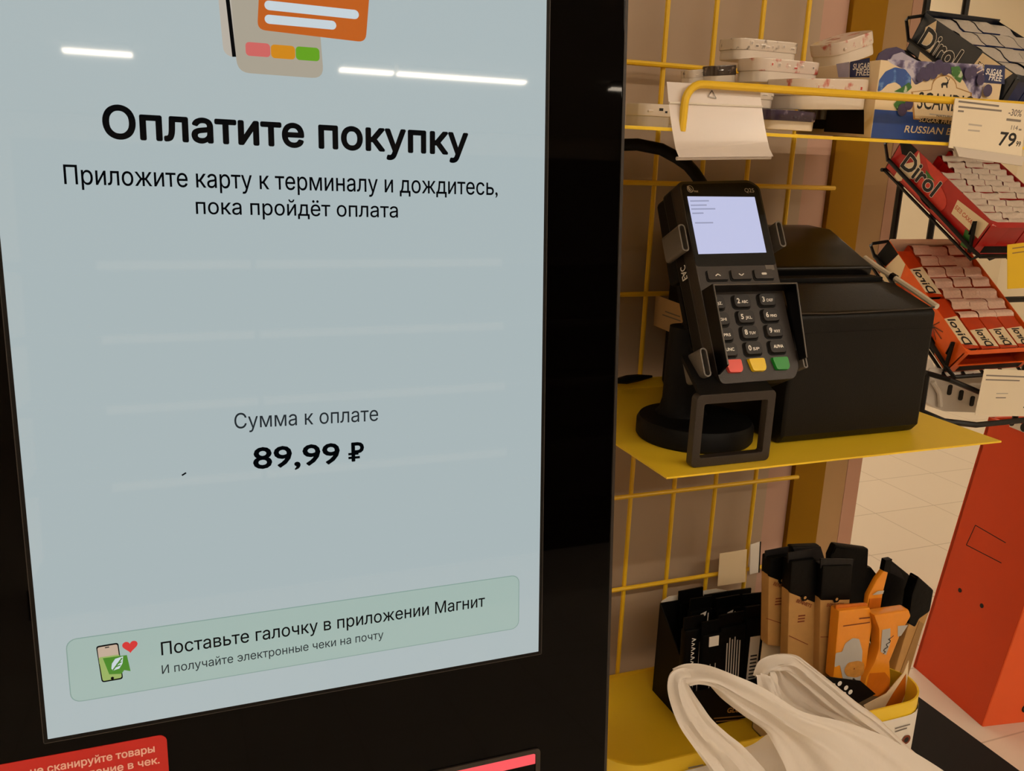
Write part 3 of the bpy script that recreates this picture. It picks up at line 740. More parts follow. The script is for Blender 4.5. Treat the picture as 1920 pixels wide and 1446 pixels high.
mb.tube([(L0.x, L0.y, .0014), (R0.x, R0.y, .0014)], .0007, 6)
part('holder_fold', mb, tg, HF)
cc = on(HF, 1332, 180); part('clip_hook', MB('grey_metal').line2([(cc[0]-.003, cc[1]-.001), (cc[0], cc[1]+.003), (cc[0]+.003, cc[1]-.002), (cc[0]-.003, cc[1]-.001)], .0007, .002), tg, HF, smooth=0)

def price_tag(label, F, corners, lines, name='price_tag', paper='tag_paper', holder=True):
    c = [on(F, *p) for p in corners]
    t = thing(name, label, 'price tag', frame(F @ Vector((*c[0], 0)), F.col[0].to_3d(), F.col[1].to_3d(), F.col[2].to_3d()))
    part('paper', MB(paper).prism(c, -.0006, 0), t, F, smooth=0)
    mb = MB('grey_ink')
    for kind, body, pl, pr, h in lines:
        if kind == 'bar': mb.mat(body).line2([on(F, *pl), on(F, *pr)], h, .0004)
        else: mb.mat(kind); write_px(mb, F, body, pl, pr, h, .0004, bold=.03)
    part('print', thin(mb, .15), t, F, smooth=0)
    if holder:
        part('holder_lip', MB('clear_plastic').prism([(c[3][0]+.004, c[3][1]+.001), (c[2][0]+.002, c[2][1]+.001), (c[2][0]+.001, c[2][1]-.006), (c[3][0]+.010, c[3][1]-.006)], -.001, .0016), t, F, bevel=.0004)
    return t
RF = frame((0, YF-.005, 0), (1, 0, 0), Vector((0, -.06, 1)).normalized(), Vector((0, -1, -.06)).normalized()); RF.translation = Vector((0, YF-.005+.06*0, 0)); RF = RF
RF = frame((.55, YF-.005, ZU+.03), (1, 0, 0), Vector((0, -.06, 1)).normalized(), Vector((0, -1, -.06)).normalized())
price_tag('cream price tag reading 79 on the right end of the yellow rail', RF, ((1791, 184), (1926, 196), (1915, 296), (1779, 277)), [
    ('bar', 'grey_ink', (1797, 190), (1873, 199), .0013), ('bar', 'grey_ink', (1797, 200), (1878, 208), .0013), ('bar', 'grey_ink', (1796, 208), (1807, 209), .0012),
    ('bar', 'soft_ink', (1816, 233), (1841, 236), .0012), ('bar', 'soft_ink', (1815, 244), (1837, 246), .0012),
    ('grey_ink', '-30%', (1891, 216), (1915, 219), .0045), ('bar', 'grey_ink', (1887, 224), (1914, 227), .0017),
    ('grey_ink', '114', (1896, 243), (1908, 244), .0030), ('bar', 'grey_ink', (1910, 243), (1915, 243.5), .0012),
    ('ink', '79', (1872, 272), (1902, 275), .0094), ('ink', '99', (1905, 274), (1913, 275), .0036)])

# ================================================================== MINT TINS ON THE UPPER SHELF
def tin_shape(w, d, h, lid_m, base_m, motif):
    """returns (base, lid) builders; local x along the front, y back, z up, origin at the middle of the front bottom edge"""
    r = min(w, d)*.28
    b = MB(base_m).prism(rrect(w*.96, d*.96, r, 0, d/2), 0, h*.52)
    l = MB(lid_m).prism(rrect(w, d, r*1.04, 0, d/2), h*.46, h)
    for k in range(motif[0]):
        xx = -w*.36 + w*.72*(k+.5)/motif[0] + R.uniform(-.002, .002); ww = R.uniform(.0025, .006); zz = R.uniform(.55, .66)*h
        l.mat(motif[1 + k % (len(motif)-1)]).box(xx-ww/2, xx+ww/2, -.0003, .004, zz, zz+h*R.uniform(.12, .28))
    return b, l
def tin(label, F, w, d, h, lid='tin_print', base='tin_white', motif=(5, 'tin_red', 'tin_dark')):
    t = thing('mint_tin', label, 'mint tin', F, 'mint tins on the upper shelf')
    b, l = tin_shape(w, d, h, lid, base, motif)
    part('tin_base', b, t, bevel=.0012); part('lid', l, t, bevel=.0012)
    return t
def tinF(px, py, Y, tilt=0., yaw=0.):
    """frame with its origin where the pixel ray meets the plane Y"""
    return Matrix.Translation(P(px, py, Y=Y)) @ Matrix.Rotation(.042, 4, 'X') @ Matrix.Rotation(yaw, 4, 'Z') @ Matrix.Rotation(-tilt, 4, 'Y')
def pw(px0, px1, py, Y): return P(px1, py, Y=Y).x - P(px0, py, Y=Y).x
def tin_px(label, x0, x1, yb, yt, Y, tilt=0., d=.034, **k):
    """tin whose outline spans pixels x0..x1 and yb (bottom) to yt (top) on the plane Y"""
    xs = x0 + (x1-x0)*.5 + 26*d/.034*.5; w = pw(x0+42*d/.034, x1, yb, Y); h = P(xs, yt, Y=Y).z - P(xs, yb, Y=Y).z
    return tin(label, tinF(xs, yb, Y, tilt), w, d, h, **k)
tin_px('round-cornered tin with purple lid and white base low behind the rail', 1405, 1545, 245, 207, .535, lid='lid_purple', motif=(3, 'tin_purple', 'berry_print'))
tin_px('white tin half hidden behind the blank tag, stacked on the purple-lidded tin', 1372, 1462, 203, 168, .55, lid='tin_white', motif=(3, 'tin_dark'))
tin_px('large white tin with red berry print lid leaning on the blue candy box', 1452, 1652, 206, 147, .53, .05, d=.05, lid='lid_red', motif=(4, 'tin_red', 'tin_print', 'tin_red'))
tin_px('white tin with red printed lid, second from top of the tallest stack', 1386, 1550, 158, 112, .575, lid='lid_red', motif=(6, 'tin_red', 'pale_print', 'grey_ink'))
tin_px('plain white tin on top of the tallest stack', 1350, 1510, 116, 75, .60, lid='lid_grey', motif=(8, 'pale_print', 'grey_ink', 'soft_ink'))
tin_px('dark brown tin tilted against the left of the tall stack', 1318, 1390, 158, 122, .60, .10, d=.02, lid='lid_dark', motif=(2, 'tin_print', 'tin_dark'))
tin_px('small beige tin tilted left of the dark brown tin', 1278, 1334, 158, 130, .615, .14, d=.018, lid='lid_grey', motif=(2, 'grey_ink'))
tin_px('white tin lying flat at the far left end of the shelf beside the kiosk', 1172, 1270, 239, 195, .56, d=.03, lid='tin_white', base='clear_plastic', motif=(3, 'ink'))
tin_px('white tin with red marks leaning up steeply behind the blue candy box', 1535, 1662, 112, 66, .59, .34, d=.04, lid='lid_red', motif=(4, 'tin_red', 'grey_ink', 'tin_white'))
tin_px('dark tin under the leaning red berry tin beside the candy box', 1500, 1628, 244, 207, .58, lid='tin_dark', base='matte_black', motif=(2, 'tin_purple'))
tin_px('upper of two white tins hidden behind the blank tag', 1258, 1392, 200, 160, .60, lid='lid_grey', motif=(2, 'tin_dark'))
tin_px('lower of two white tins hidden behind the blank tag', 1250, 1400, 238, 201, .60, lid='lid_grey', motif=(2, 'tin_dark'))

# candy box with berries
CY = .53
CFm = upright(0, CY, 0)
c_ = lambda x, y: on(CFm, x, y)
bx0, bz0 = c_(1633, 250)[0], zu(CY); bx1, bz1 = c_(1884, 124)[0], c_(1640, 111)[1]
candy = thing('candy_box', 'blue and white candy box with berry pictures behind the yellow rail', 'candy box', Matrix.Translation((bx0, CY, ZU)))
mb = MB('cream_card').prism([(CY, zu(CY)+.0004), (CY+.085, zu(CY+.085)+.0004), (CY+.085, bz1), (CY, bz1)], bx0, bx1)
part('carton', mb, candy, frame((0, 0, 0), (0, 1, 0), (0, 0, 1), (1, 0, 0)), bevel=.0006)
mb = MB('blue_print').flat([(bx0+.0004, bz0+.0005), (bx1, bz0+.0005), (bx1, c_(1640, 205)[1]), (bx0+.0004, c_(1640, 205)[1])], .0004)
sw1 = [c_(*p) for p in ((1645, 172), (1648, 150), (1660, 134), (1678, 126), (1697, 130), (1708, 144), (1708, 160), (1700, 170), (1692, 172), (1688, 160), (1678, 154), (1664, 158), (1652, 170))]
mb.mat('berry_wash').flat(rounded([c_(*p) for p in ((1662, 111), (1842, 121), (1846, 150), (1838, 186), (1822, 182), (1806, 150), (1770, 134), (1735, 150), (1716, 160), (1700, 132), (1672, 120))], .002, 3), .0004)
mb.mat('blue_wash').flat(rounded(sw1, .0012, 3), .0008)
mb.mat('leaf_wash')
for pl in (((1675, 172), (1690, 164), (1704, 154), (1710, 164), (1698, 174)), ((1674, 196), (1684, 186), (1700, 190), (1698, 204), (1682, 208)), ((1782, 126), (1798, 124), (1806, 142), (1800, 156), (1786, 144))): mb.flat(rounded([c_(*p) for p in pl], .0012, 3), .0012)
mb.mat('berry_print')
for x, y, r_ in ((1722, 144, .0032), (1728, 134, .0030), (1736, 143, .0036), (1748, 138, .004), (1730, 138, .0042), (1742, 130, .0046), (1757, 126, .0052), (1770, 130, .0044), (1690, 206, .0045), (1702, 196, .004), (1812, 138, .004), (1848, 170, .0046), (1835, 150, .004), (1822, 134, .0035)): mb.flat(circle(r_, *c_(x, y), 16), .0008+.00002*x-.03)
mb.mat('leaf_print').flat(circle(.0025, *c_(1788, 136), 10), .0008)
mb.mat('tin_print')
for k in range(5): mb.line2([c_(1829+k*2, 128+k*9), c_(1843+k*2, 120+k*9)], .0009, .0008)
fpr = part('front_print', thin(mb), candy, CFm, smooth=0)
mb = MB('kraft'); arch = [c_(1712, 224), c_(1708, 172), c_(1745, 168)] + [c_(1770-24*math.cos(a), 164-24*math.sin(a)) for a in [math.pi*k/10 for k in range(11)]] + [c_(1822, 174), c_(1820, 232)]
mb.flat(arch, .0009); cxx, cyy = c_(1766, 190)
mb.mat('cream_card').flat([(cxx+(x-cxx)*.94, cyy+(y-cyy)*.94) for x, y in arch], .0011)
mb.mat('ink').prism([c_(*p) for p in ((1764, 158), (1767, 155), (1774, 155), (1777, 152), (1778, 155), (1776, 159), (1776, 165), (1774, 165), (1773, 160), (1768, 160), (1767, 165), (1765, 165))], .0011, .0013)
mb.line2([c_(1777, 153), c_(1775, 147), c_(1772, 145)], .0006, .0013).line2([c_(1777, 153), c_(1780, 147)], .0006, .0013)
write_px(mb, CFm, 'SCANDIC', (1721, 203), (1822, 211), .0115, .0013, bold=.01)
mb.mat('soft_ink').line2([c_(1742, 214), c_(1790, 219)], .0010, .0013)
write_px(mb.mat('ink'), CFm, 'NATURAL', (1758, 219), (1792, 221), .0014, .0014)
mb.flat([c_(*p) for p in ((1724, 221), (1830, 230), (1830, 238), (1722, 229))], .0012)
write_px(mb.mat('cream_card'), CFm, 'SUGAR FREE MINTS', (1725, 228), (1826, 236), .0026, .0015, bold=.02, shear=.15)
part('front_label', thin(mb), candy, CFm, smooth=0, label='cream arched label with a deer')
part('front_lettering', thin(write_px(MB('cream_card'), CFm, 'RUSSIAN BERRIES', (1697, 248), (1836, 256), .0048, .0012, bold=.02, shear=.2)), candy, CFm, smooth=0)
mb = MB('navy_print')
mb.mat('navy_print').flat([c_(*p) for p in ((1846, 121), (1884, 123), (1883, 158), (1842, 155))], .0010)
mb.mat('white_ink'); write_px(mb, CFm, 'SUGAR', (1850, 139), (1879, 142), .0042, .0014, bold=.03, shear=.15); write_px(mb, CFm, 'FREE', (1856, 150), (1879, 152.5), .0042, .0014, bold=.03, shear=.15)
part('corner_badge', thin(mb), candy, CFm, smooth=0)
SFm = frame((bx0-.0002, CY, 0), (0, -1, 0), (0, 0, 1), (-1, 0, 0))
s_ = lambda x, y: on(SFm, x, y)
mb = MB('navy_print').flat([s_(*p) for p in ((1594, 116), (1631, 108), (1630, 145), (1593, 145))], .0003)
mb.mat('lilac_print').flat([s_(*p) for p in ((1568, 120), (1593, 116), (1592, 145), (1572, 145))], .0003)
mb.mat('black_card').flat([s_(*p) for p in ((1545, 200), (1620, 206), (1620, 252), (1545, 247))], .0003)
mb.mat('white_ink'); write_px(mb, SFm, 'SUGAR', (1598, 131), (1630, 129), .0042, .0006, bold=.03); write_px(mb, SFm, 'FREE', (1604, 142), (1629, 141), .0042, .0006, bold=.03)
part('side_print', thin(mb), candy, SFm, smooth=0)
crest = upright(0, CY+.084, 0); e_ = lambda x, y: on(crest, x, y)
part('header_flap', MB('berry_print').prism([e_(*p) for p in ((1640, 118), (1648, 100), (1662, 91), (1680, 88), (1694, 94), (1700, 106), (1702, 120))], -.0006, .0006), candy, crest, label='arched printed header flap')
part('header_flap', MB('lilac_print').prism([e_(*p) for p in ((1662, 118), (1672, 103), (1688, 98), (1698, 104), (1720, 116), (1720, 120))], .001, .002), candy, crest, label='pale printed flap with dark script')

# ================================================================== LOWER TRAY GOODS
# black carton with thin black sticks
BY = .665
bfr = upright(0, BY, 0); b_ = lambda x, y: on(bfr, x, y)
box_b = thing('black_carton', 'black open-top carton of thin black snack sticks in the yellow tray', 'carton', Matrix.Translation((.50, BY, ZT)))
fx0, fx1 = .456, .556; by_f, by_b = .640, .712
mb = MB('black_card').box(fx0, fx1, by_f, by_f+.0012, ZT+.0005, ZT+.044)
mb.poly([(fx0, by_f, ZT+.0005), (fx0, by_b, ZT+.0005), (fx0, by_b, ZT+.104), (fx0, by_f, ZT+.046), (fx0+.0012, by_f, ZT+.0005), (fx0+.0012, by_b, ZT+.0005), (fx0+.0012, by_b, ZT+.104), (fx0+.0012, by_f, ZT+.046)], [(3,2,1,0),(4,5,6,7),(0,1,5,4),(1,2,6,5),(2,3,7,6),(3,0,4,7)])
mb.poly([(fx1-.0012, by_f, ZT+.0005), (fx1-.0012, by_b, ZT+.0005), (fx1-.0012, by_b, ZT+.104), (fx1-.0012, by_f, ZT+.046), (fx1, by_f, ZT+.0005), (fx1, by_b, ZT+.0005), (fx1, by_b, ZT+.104), (fx1, by_f, ZT+.046)], [(3,2,1,0),(4,5,6,7),(0,1,5,4),(1,2,6,5),(2,3,7,6),(3,0,4,7)])
mb.box(fx0, fx1, by_f, by_b, ZT+.0005, ZT+.0015).box(fx0, fx1, by_b-.0012, by_b, ZT+.0005, ZT+.104)
part('carton_body', mb, box_b, WI)
mb = MB('white_paper').prism([(fx0+.004, ZT+.09), (fx1-.010, ZT+.09), (fx1-.016, ZT+.104), (fx1-.03, ZT+.1085), (fx0+.012, ZT+.1085), (fx0+.003, ZT+.104)], -.0012, 0, upright(0, by_b+.0016, 0))
part('header_card', mb, box_b, WI, label='white inside of the raised back flap')
ff = upright(0, by_f-.0003, 0)
mb = MB('kraft'); write_px(mb, ff, 'GLU', (1363, 1337), (1386, 1335), .0055, .0003, bold=.05)
mb.mat('kraft_shade')
for x0, y0, x1, y1 in ((1338, 1347, 1398, 1342), (1342, 1353, 1402, 1348), (1360, 1359, 1390, 1356)): mb.line2([on(ff, x0, y0), on(ff, x1, y1)], .0014, .0004)
part('front_print', mb, box_b, ff, smooth=0)
def stick(label, x, y, h, lean, m2, wid=.0155):
    F = Matrix.Translation((x, y, ZT+.003)) @ Matrix.Rotation(lean, 4, 'Y') @ Matrix.Rotation(-.06, 4, 'X')
    t = thing('snack_stick', label, 'snack stick', F, 'black snack sticks in the black carton')
    part('wrapper', MB('black_wrapper').prism([(-wid/2, 0), (wid/2, 0), (wid/2, .009), (-wid/2, .009)], .004, h-.008), t, bevel=.0025)
    part('crimp', MB('black_wrapper').box(-wid/2, wid/2, .0035, .0055, h-.012, h+.004), t)
    G = frame((0, -.0004, 0), (1, 0, 0), (0, 0, 1), (0, -1, 0))
    mb = MB('pale_print')
    if m2 == 'bars':
        for k in range(6): mb.line2([(-.0075+.0030*k, h*.30), (-.0075+.0030*k, h*R.uniform(.76, .84))], .0013, .0006, G)
    elif m2 == 'barcode':
        mb.mat('white_paper').box(-.0058, .0058, -.0012, -.0004, h*.28, h*.76).mat('ink')
        for k in range(7): mb.box(-.004, .0038, -.0016, -.0012, h*(.36+.035*k), h*(.36+.035*k)+.0013)
    elif m2 == 'word':
        [mb.mat('white_ink').line2([(-.004, h*(.50+.045*k)), (-.0005+.001*(k % 2), h*(.515+.045*k)), (-.004, h*(.53+.045*k))], .0009, .0006, G) for k in range(8)]; mb.mat('pale_print').line2([(.0055, h*.30), (.0055, h*.80)], .0012, .0006, G)
        mb.mat('pale_print').line2([(.0, h*.2), (.0, h*.5)], .0014, .0006, G)
    elif m2 == 'corner':
        mb.mat('white_ink').line2([(-.006, h*.80), (.006, h*.78), (.0062, h*.9)], .0011, .0006, G).flat([(-.004, h*.86), (.003, h*.88), (.004, h*.92), (-.003, h*.90)], .0006, G)
    elif m2 == 'patch':
        mb.mat('white_paper').box(-.0055, .0055, -.0012, -.0004, h*.80, h*.90)
        for k in range(2): mb.mat('pale_print').line2([(-.003+.006*k, h*.2), (-.003+.006*k, h*.62)], .0010, .0006, G)
    if mb.v: part('print', mb, t, smooth=0)
def stick_px(label, x, yt, Y, lean, m2, wpx=36):
    p = P(x, yt, Y=Y); h = p.z-ZT-.003
    stick(label, p.x - h*math.sin(lean), Y, h/math.cos(lean), lean, m2, pw(x, x+wpx, yt, Y))
for a in (('black stick with a white word running up its wrapper, left end of the carton', 1312, 1172, .650, .01, 'word', 36),
          ('black stick with a small white patch at its top, front row', 1346, 1180, .643, -.01, 'patch', 38),
          ('black stick with grey vertical lettering, middle of the front row', 1384, 1166, .643, -.02, 'bars', 46),
          ('black stick with a white barcode label, right of the grey lettered stick', 1428, 1152, .643, .03, 'barcode', 36),
          ('black stick with a white barcode label at the right end of the carton', 1458, 1128, .652, .03, 'barcode', 36),
          ('black stick with a white corner line, back row left', 1326, 1136, .672, .02, 'corner', 40),
          ('black stick with a white corner line, back row middle', 1376, 1134, .672, .0, 'corner', 44),
          ('black stick with a white corner line, back row right', 1424, 1128, .668, .06, 'corner', 40),
          ('plain black stick in the back row beside the left wall', 1306, 1120, .695, -.03, 'none', 44),
          ('plain black stick in the back row at the middle', 1352, 1127, .697, .0, 'none', 40),
          ('plain black stick in the back row at the right', 1396, 1120, .697, .03, 'none', 44)): stick_px(*a)

# kraft display carton with protein bars
KY = .556
kf = upright(0, KY, 0); k_ = lambda x, y: on(kf, x, y)
box_k = thing('display_carton', 'cream and black display carton of nut bars in the tray corner', 'carton', Matrix.Translation((.58, KY, ZT)))
kx0, kx1 = .520, .632
mb = MB('cream_card').box(kx0, kx1, KY, KY+.0012, ZT+.0005, ZT+.046)
mb.box(kx0, kx0+.0012, KY, KY+.068, ZT+.0005, ZT+.070)
mb.poly([(kx1-.0012, KY, ZT+.0005), (kx1-.0012, KY+.068, ZT+.0005), (kx1-.0012, KY+.068, ZT+.115), (kx1-.0012, KY, ZT+.052), (kx1, KY, ZT+.0005), (kx1, KY+.068, ZT+.0005), (kx1, KY+.068, ZT+.115), (kx1, KY, ZT+.052)], [(3,2,1,0),(4,5,6,7),(0,1,5,4),(1,2,6,5),(2,3,7,6),(3,0,4,7)])
mb.box(kx0, kx1, KY+.067, KY+.068, ZT+.0005, ZT+.12).box(kx0, kx1, KY, KY+.068, ZT+.0005, ZT+.0015)
part('carton_body', mb, box_k, WI)
mb = MB('cream_card').prism([k_(*p) for p in ((1618, 1322), (1660, 1300), (1692, 1262), (1702, 1238), (1698, 1300), (1684, 1330), (1630, 1340))], .0004, .0012)
mb.mat('orange_brown').prism([k_(*p) for p in ((1652, 1334), (1672, 1300), (1697, 1262), (1695, 1300), (1682, 1330))], .0012, .0014)
part('corner_panel', mb, box_k, kf, smooth=0, label='cream curved corner panel with brown print')
mb = MB('black_card').prism([k_(*p) for p in ((1534, 1266), (1612, 1276), (1640, 1300), (1606, 1318), (1534, 1300))], .0004, .0014)
mb.mat('white_ink')
for x, y in ((1560, 1284), (1572, 1280), (1584, 1288), (1567, 1292), (1592, 1296), (1580, 1300)): mb.flat(circle(.0026, *k_(x, y), 8), .0018)
part('front_panel', mb, box_k, kf, smooth=0, label='black front panel with white emblem')
def bar(label, Y, outline, zones, th=.013, name='snack_bar', group='bars in the display carton'):
    """a wrapped bar: outline in the plane Y, printed zones on its front"""
    F = upright(0, Y, 0); o = [on(F, *p) for p in outline]
    t = thing(name, label, 'snack bar', Matrix.Translation((sum(p[0] for p in o)/len(o), Y, min(p[1] for p in o))), group)
    for i, (nm, m, pl, z0, z1) in enumerate(zones):
        poly = o if pl is None else [on(F, *p) for p in pl]
        part(nm, MB(m).prism(poly, z0, z1), t, F, bevel=min(.0022, (z1-z0)*.35) if (z1-z0) > .0016 else 0, smooth=40)
    return t, F
kraft_bars = [
 ('kraft bar with a black top, leftmost in the display carton', .612, [(1432, 1205), (1434, 1080), (1436, 1045), (1474, 1040), (1480, 1100), (1478, 1210)], [(1434, 1077), (1436, 1042), (1474, 1037), (1479, 1094)]),
 ('kraft bar with a black top, second from the left in the display carton', .596, [(1466, 1330), (1472, 1108), (1476, 1050), (1520, 1046), (1526, 1130), (1522, 1335)], [(1472, 1107), (1476, 1048), (1522, 1042), (1526, 1128)]),
 ('kraft bar with a black top, third from the left in the display carton', .588, [(1526, 1330), (1530, 1122), (1534, 1060), (1586, 1058), (1586, 1120), (1574, 1335)], [(1530, 1121), (1534, 1056), (1590, 1054), (1586, 1120)])]
for i, (lb, Y, ol, tp) in enumerate(kraft_bars):
    t, F = bar(lb, Y, ol, [('wrapper', 'kraft', None, -.006, .006), ('wrapper_top', 'black_wrapper', tp, -.0064, .0066)])
    part('crimp', MB('grey_wrapper').prism([on(F, tp[1][0]-2, tp[1][1]+6), on(F, tp[2][0]+2, tp[2][1]+6), on(F, tp[2][0]+4, tp[2][1]-(12, 15, 9)[i]), on(F, tp[1][0]-1, tp[1][1]-(9, 13, 12)[i])], -.0008+.002*i, .0006+.002*i), t, F, smooth=0)
    mb = MB('rust_ink'); a, b = on(F, *ol[0]), on(F, *ol[-1]); u0, u1 = on(F, *tp[0]), on(F, *tp[-1])
    cxm = (u0[0]+u1[0])/2; czm = (u0[1]+u1[1])/2; dy = u1[1]-u0[1]; sl = math.atan2(dy, u1[0]-u0[0])
    write(mb, 'BENNETS', cxm, czm-.006, .0034, .0064, width=.020, ang=sl, align='C', bold=.03)
    for k in range(3): mb.line2([(cxm-.004, czm-.017-.003*k+.002*k*0), (cxm+.004, czm-.0175-.003*k)], .0014, .0064)
    mb.line2([(cxm-.012, czm-.036), (cxm+.012, czm-.036+dy*.8)], .0007, .0064)
    mb.mat('black_wrapper').flat([(cxm+.0045*math.cos(j*math.pi/3), czm+.002+.004*math.sin(j*math.pi/3)) for j in range(6)], .0072)
    mb.mat('kraft').flat(circle(.0016, cxm, czm+.002, 8), .0076)
    part('print', mb, t, F, smooth=0)
for lb, Y, ol, m in (('black bar top with a greyish crimp, back row left of the display carton', .618, [(1478, 1180), (1480, 1022), (1533, 1020), (1540, 1050), (1540, 1180)], 'grey_wrapper'),
                     ('black bar with a wide dark crimp, back row centre of the display carton', .616, [(1548, 1200), (1552, 1040), (1562, 1018), (1624, 1026), (1622, 1060), (1606, 1200)], 'black_wrapper'),
                     ('black bar standing tallest behind the thin orange bar', .618, [(1612, 1200), (1616, 1060), (1630, 1062), (1668, 1110), (1662, 1210)], 'black_wrapper'),
                     ('black bar leaning behind the waisted orange bar', .608, [(1640, 1250), (1652, 1080), (1664, 1046), (1700, 1075), (1716, 1110), (1690, 1250)], 'black_wrapper')):
    t, F = bar(lb, Y, ol, [('wrapper', 'black_wrapper', None, -.004, .004)])
    c = [on(F, *p) for p in ol[1:-1]]
    if m == 'grey_wrapper':
        part('crimp', MB(m).prism([on(F, *p) for p in ((1481, 1024), (1532, 1021), (1540, 1046), (1510, 1050), (1490, 1044))], .004, .0052), t, F, smooth=0, label='greyish folded crimp')
    else:
        part('crimp', MB('grey_wrapper' if lb.startswith('black bar leaning') else 'black_wrapper').prism([(x*.5+c[1][0]*.5, z*.5+c[1][1]*.5-.003) for x, z in c], .004, .005), t, F, smooth=0)
# right leaning kraft bar
t, F = bar('kraft bar with black top leaning right at the carton edge', .585, [(1664, 1275), (1700, 1155), (1712, 1080), (1742, 1104), (1737, 1140), (1722, 1180), (1688, 1280)],
    [('wrapper', 'kraft', None, -.005, .005), ('wrapper_top', 'black_wrapper', [(1695, 1165), (1702, 1110), (1714, 1076), (1743, 1102), (1736, 1142), (1716, 1156), (1708, 1172)], -.0056, .0058)])
part('side_fold', MB('kraft_shade').prism([on(F, *p) for p in ((1678, 1262), (1716, 1160), (1724, 1165), (1690, 1278))], .005, .0056), t, F, smooth=0)
# orange bars
t, F = bar('flat orange bar with a white splash and a biscuit picture, front of the carton', .572, [(1554, 1268), (1560, 1200), (1565, 1140), (1624, 1134), (1627, 1170), (1612, 1278)],
    [('wrapper', 'orange_wrapper', None, -.006, .006), ('crimp', 'orange_brown', [(1565, 1142), (1566, 1134), (1624, 1130), (1625, 1140)], -.001, .0015)])
mb = MB('silver_print').flat(rounded([on(F, *p) for p in ((1556, 1245), (1558, 1218), (1570, 1216), (1576, 1200), (1590, 1190), (1602, 1192), (1608, 1214), (1607, 1240), (1604, 1274), (1572, 1268), (1566, 1240))], .0018, 4), .0064)
mb.mat('cookie_print').flat(rounded([on(F, *p) for p in ((1573, 1250), (1580, 1236), (1600, 1232), (1611, 1236), (1611, 1257), (1596, 1264), (1578, 1261))], .003, 4), .0067)
mb.mat('rust_ink').line2([on(F, 1572, 1168), on(F, 1622, 1161)], .0011, .0064).line2([on(F, 1602, 1154), on(F, 1622, 1152)], .0014, .0064).flat(circle(.0008, *on(F, 1592, 1247), 8), .007)
mb.line2([on(F, 1590, 1266), on(F, 1603, 1275)], .0016, .0064)
part('print', mb, t, F, smooth=0)
t, F = bar('orange waisted bar with silver lettering and wide rounded bottom', .566, [(1612, 1285), (1616, 1265), (1632, 1236), (1640, 1210), (1640, 1175), (1630, 1148), (1696, 1138), (1700, 1150), (1682, 1180), (1668, 1215), (1660, 1235), (1662, 1268), (1660, 1290), (1640, 1302), (1622, 1298)],
    [('wrapper', 'orange_wrapper', None, -.006, .006)])
mb = MB('silver_print').flat([on(F, *p) for p in ((1645, 1175), (1660, 1172), (1660, 1200), (1652, 1222), (1642, 1216))], .0064)
mb.flat([on(F, *p) for p in ((1674, 1168), (1693, 1166), (1680, 1186), (1674, 1188))], .0064)
a = on(F, 1652, 1218); mb.mat('ink').line2([(a[0]-.004+.0022*math.sin(k*1.9)+.0007*k, a[1]+.0016*k) for k in range(12)], .0008, .0068)
mb.mat('orange_brown').flat([on(F, *p) for p in ((1615, 1284), (1622, 1256), (1650, 1254), (1659, 1266), (1658, 1288), (1640, 1299), (1624, 1295))], .0064)
part('print', mb, t, F, smooth=0)
t, F = bar('thin orange bar with its tip pointing up behind the others', .582, [(1618, 1160), (1624, 1115), (1640, 1085), (1662, 1056), (1662, 1070), (1652, 1110), (1644, 1160)],
    [('wrapper', 'orange_wrapper', None, -.003, .003), ('print', 'orange_brown', [(1620, 1158), (1626, 1120), (1648, 1118), (1643, 1158)], .003, .0036)])
part('tip', MB('black_wrapper').prism([on(F, *p) for p in ((1652, 1068), (1656, 1048), (1668, 1046), (1664, 1072))], -.002, .0034), t, F, smooth=0)
part('silver_mark', MB('silver_print').flat([on(F, *p) for p in ((1630, 1112), (1640, 1105), (1652, 1104), (1650, 1110), (1636, 1112))], .004), t, F, smooth=0)

# two small cards on the back wires
cf = upright(0, YB_-.010, 0)
for nm, lb, pl, m in (('paper_card', 'cream blank card tucked on the yellow wires above the tray', ((1349, 1038), (1400, 1030), (1397, 1091), (1345, 1099)), 'cream_card'),
                      ('paper_card', 'narrow white card with a dark edge beside the cream card', ((1407, 1021), (1426, 1015), (1423, 1073), (1405, 1077)), 'white_paper')):
    c = [on(cf, *p) for p in pl]
    o = solo(nm, MB(m).prism([(x-c[0][0], z-c[0][1]) for x, z in c], 0, .0006), lb, 'card', cf @ Matrix.Translation((c[0][0], c[0][1], 0)), 'cards on the yellow back wires')
    if 'dark edge' in lb:
        part('dark_edge', MB('black_card').prism([(c[1][0]-c[0][0]-.0012, c[1][1]-c[0][1]), (c[1][0]-c[0][0], c[1][1]-c[0][1]), (c[2][0]-c[0][0], c[2][1]-c[0][1]), (c[2][0]-c[0][0]-.0012, c[2][1]-c[0][1])], .0006, .0012), o)

# ================================================================== GUM DISPLAY STAND
A_, B_ = P(1712, 1250, Z=0), P(1840, 1362, Z=0)
sd = (B_-A_).normalized(); fd = Vector((-sd.y, sd.x, 0)); LEAN = .145
gs = thing('gum_display_stand', 'red display stand with black wire shelves of chewing gum', 'display stand', Matrix.Translation(A_))
SB = frame(B_, -sd, Vector((sd.x*LEAN, sd.y*LEAN, 1)).normalized(), -fd)          # left side panel: x back, y up, z outward
w_ = (B_-A_).length; hP = .74; y1p = hP*math.sqrt(1+LEAN**2)
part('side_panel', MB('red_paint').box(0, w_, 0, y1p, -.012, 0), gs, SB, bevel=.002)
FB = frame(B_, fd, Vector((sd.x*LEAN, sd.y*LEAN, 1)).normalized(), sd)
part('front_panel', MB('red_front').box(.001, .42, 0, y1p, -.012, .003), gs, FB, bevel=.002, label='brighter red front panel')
s2 = lambda x, y: on(SB, x, y)
mb = MB('dark_hole').line2([s2(1886, 1018), s2(1829, 985), s2(1812, 1022), s2(1878, 1056)], .0022, .0004)
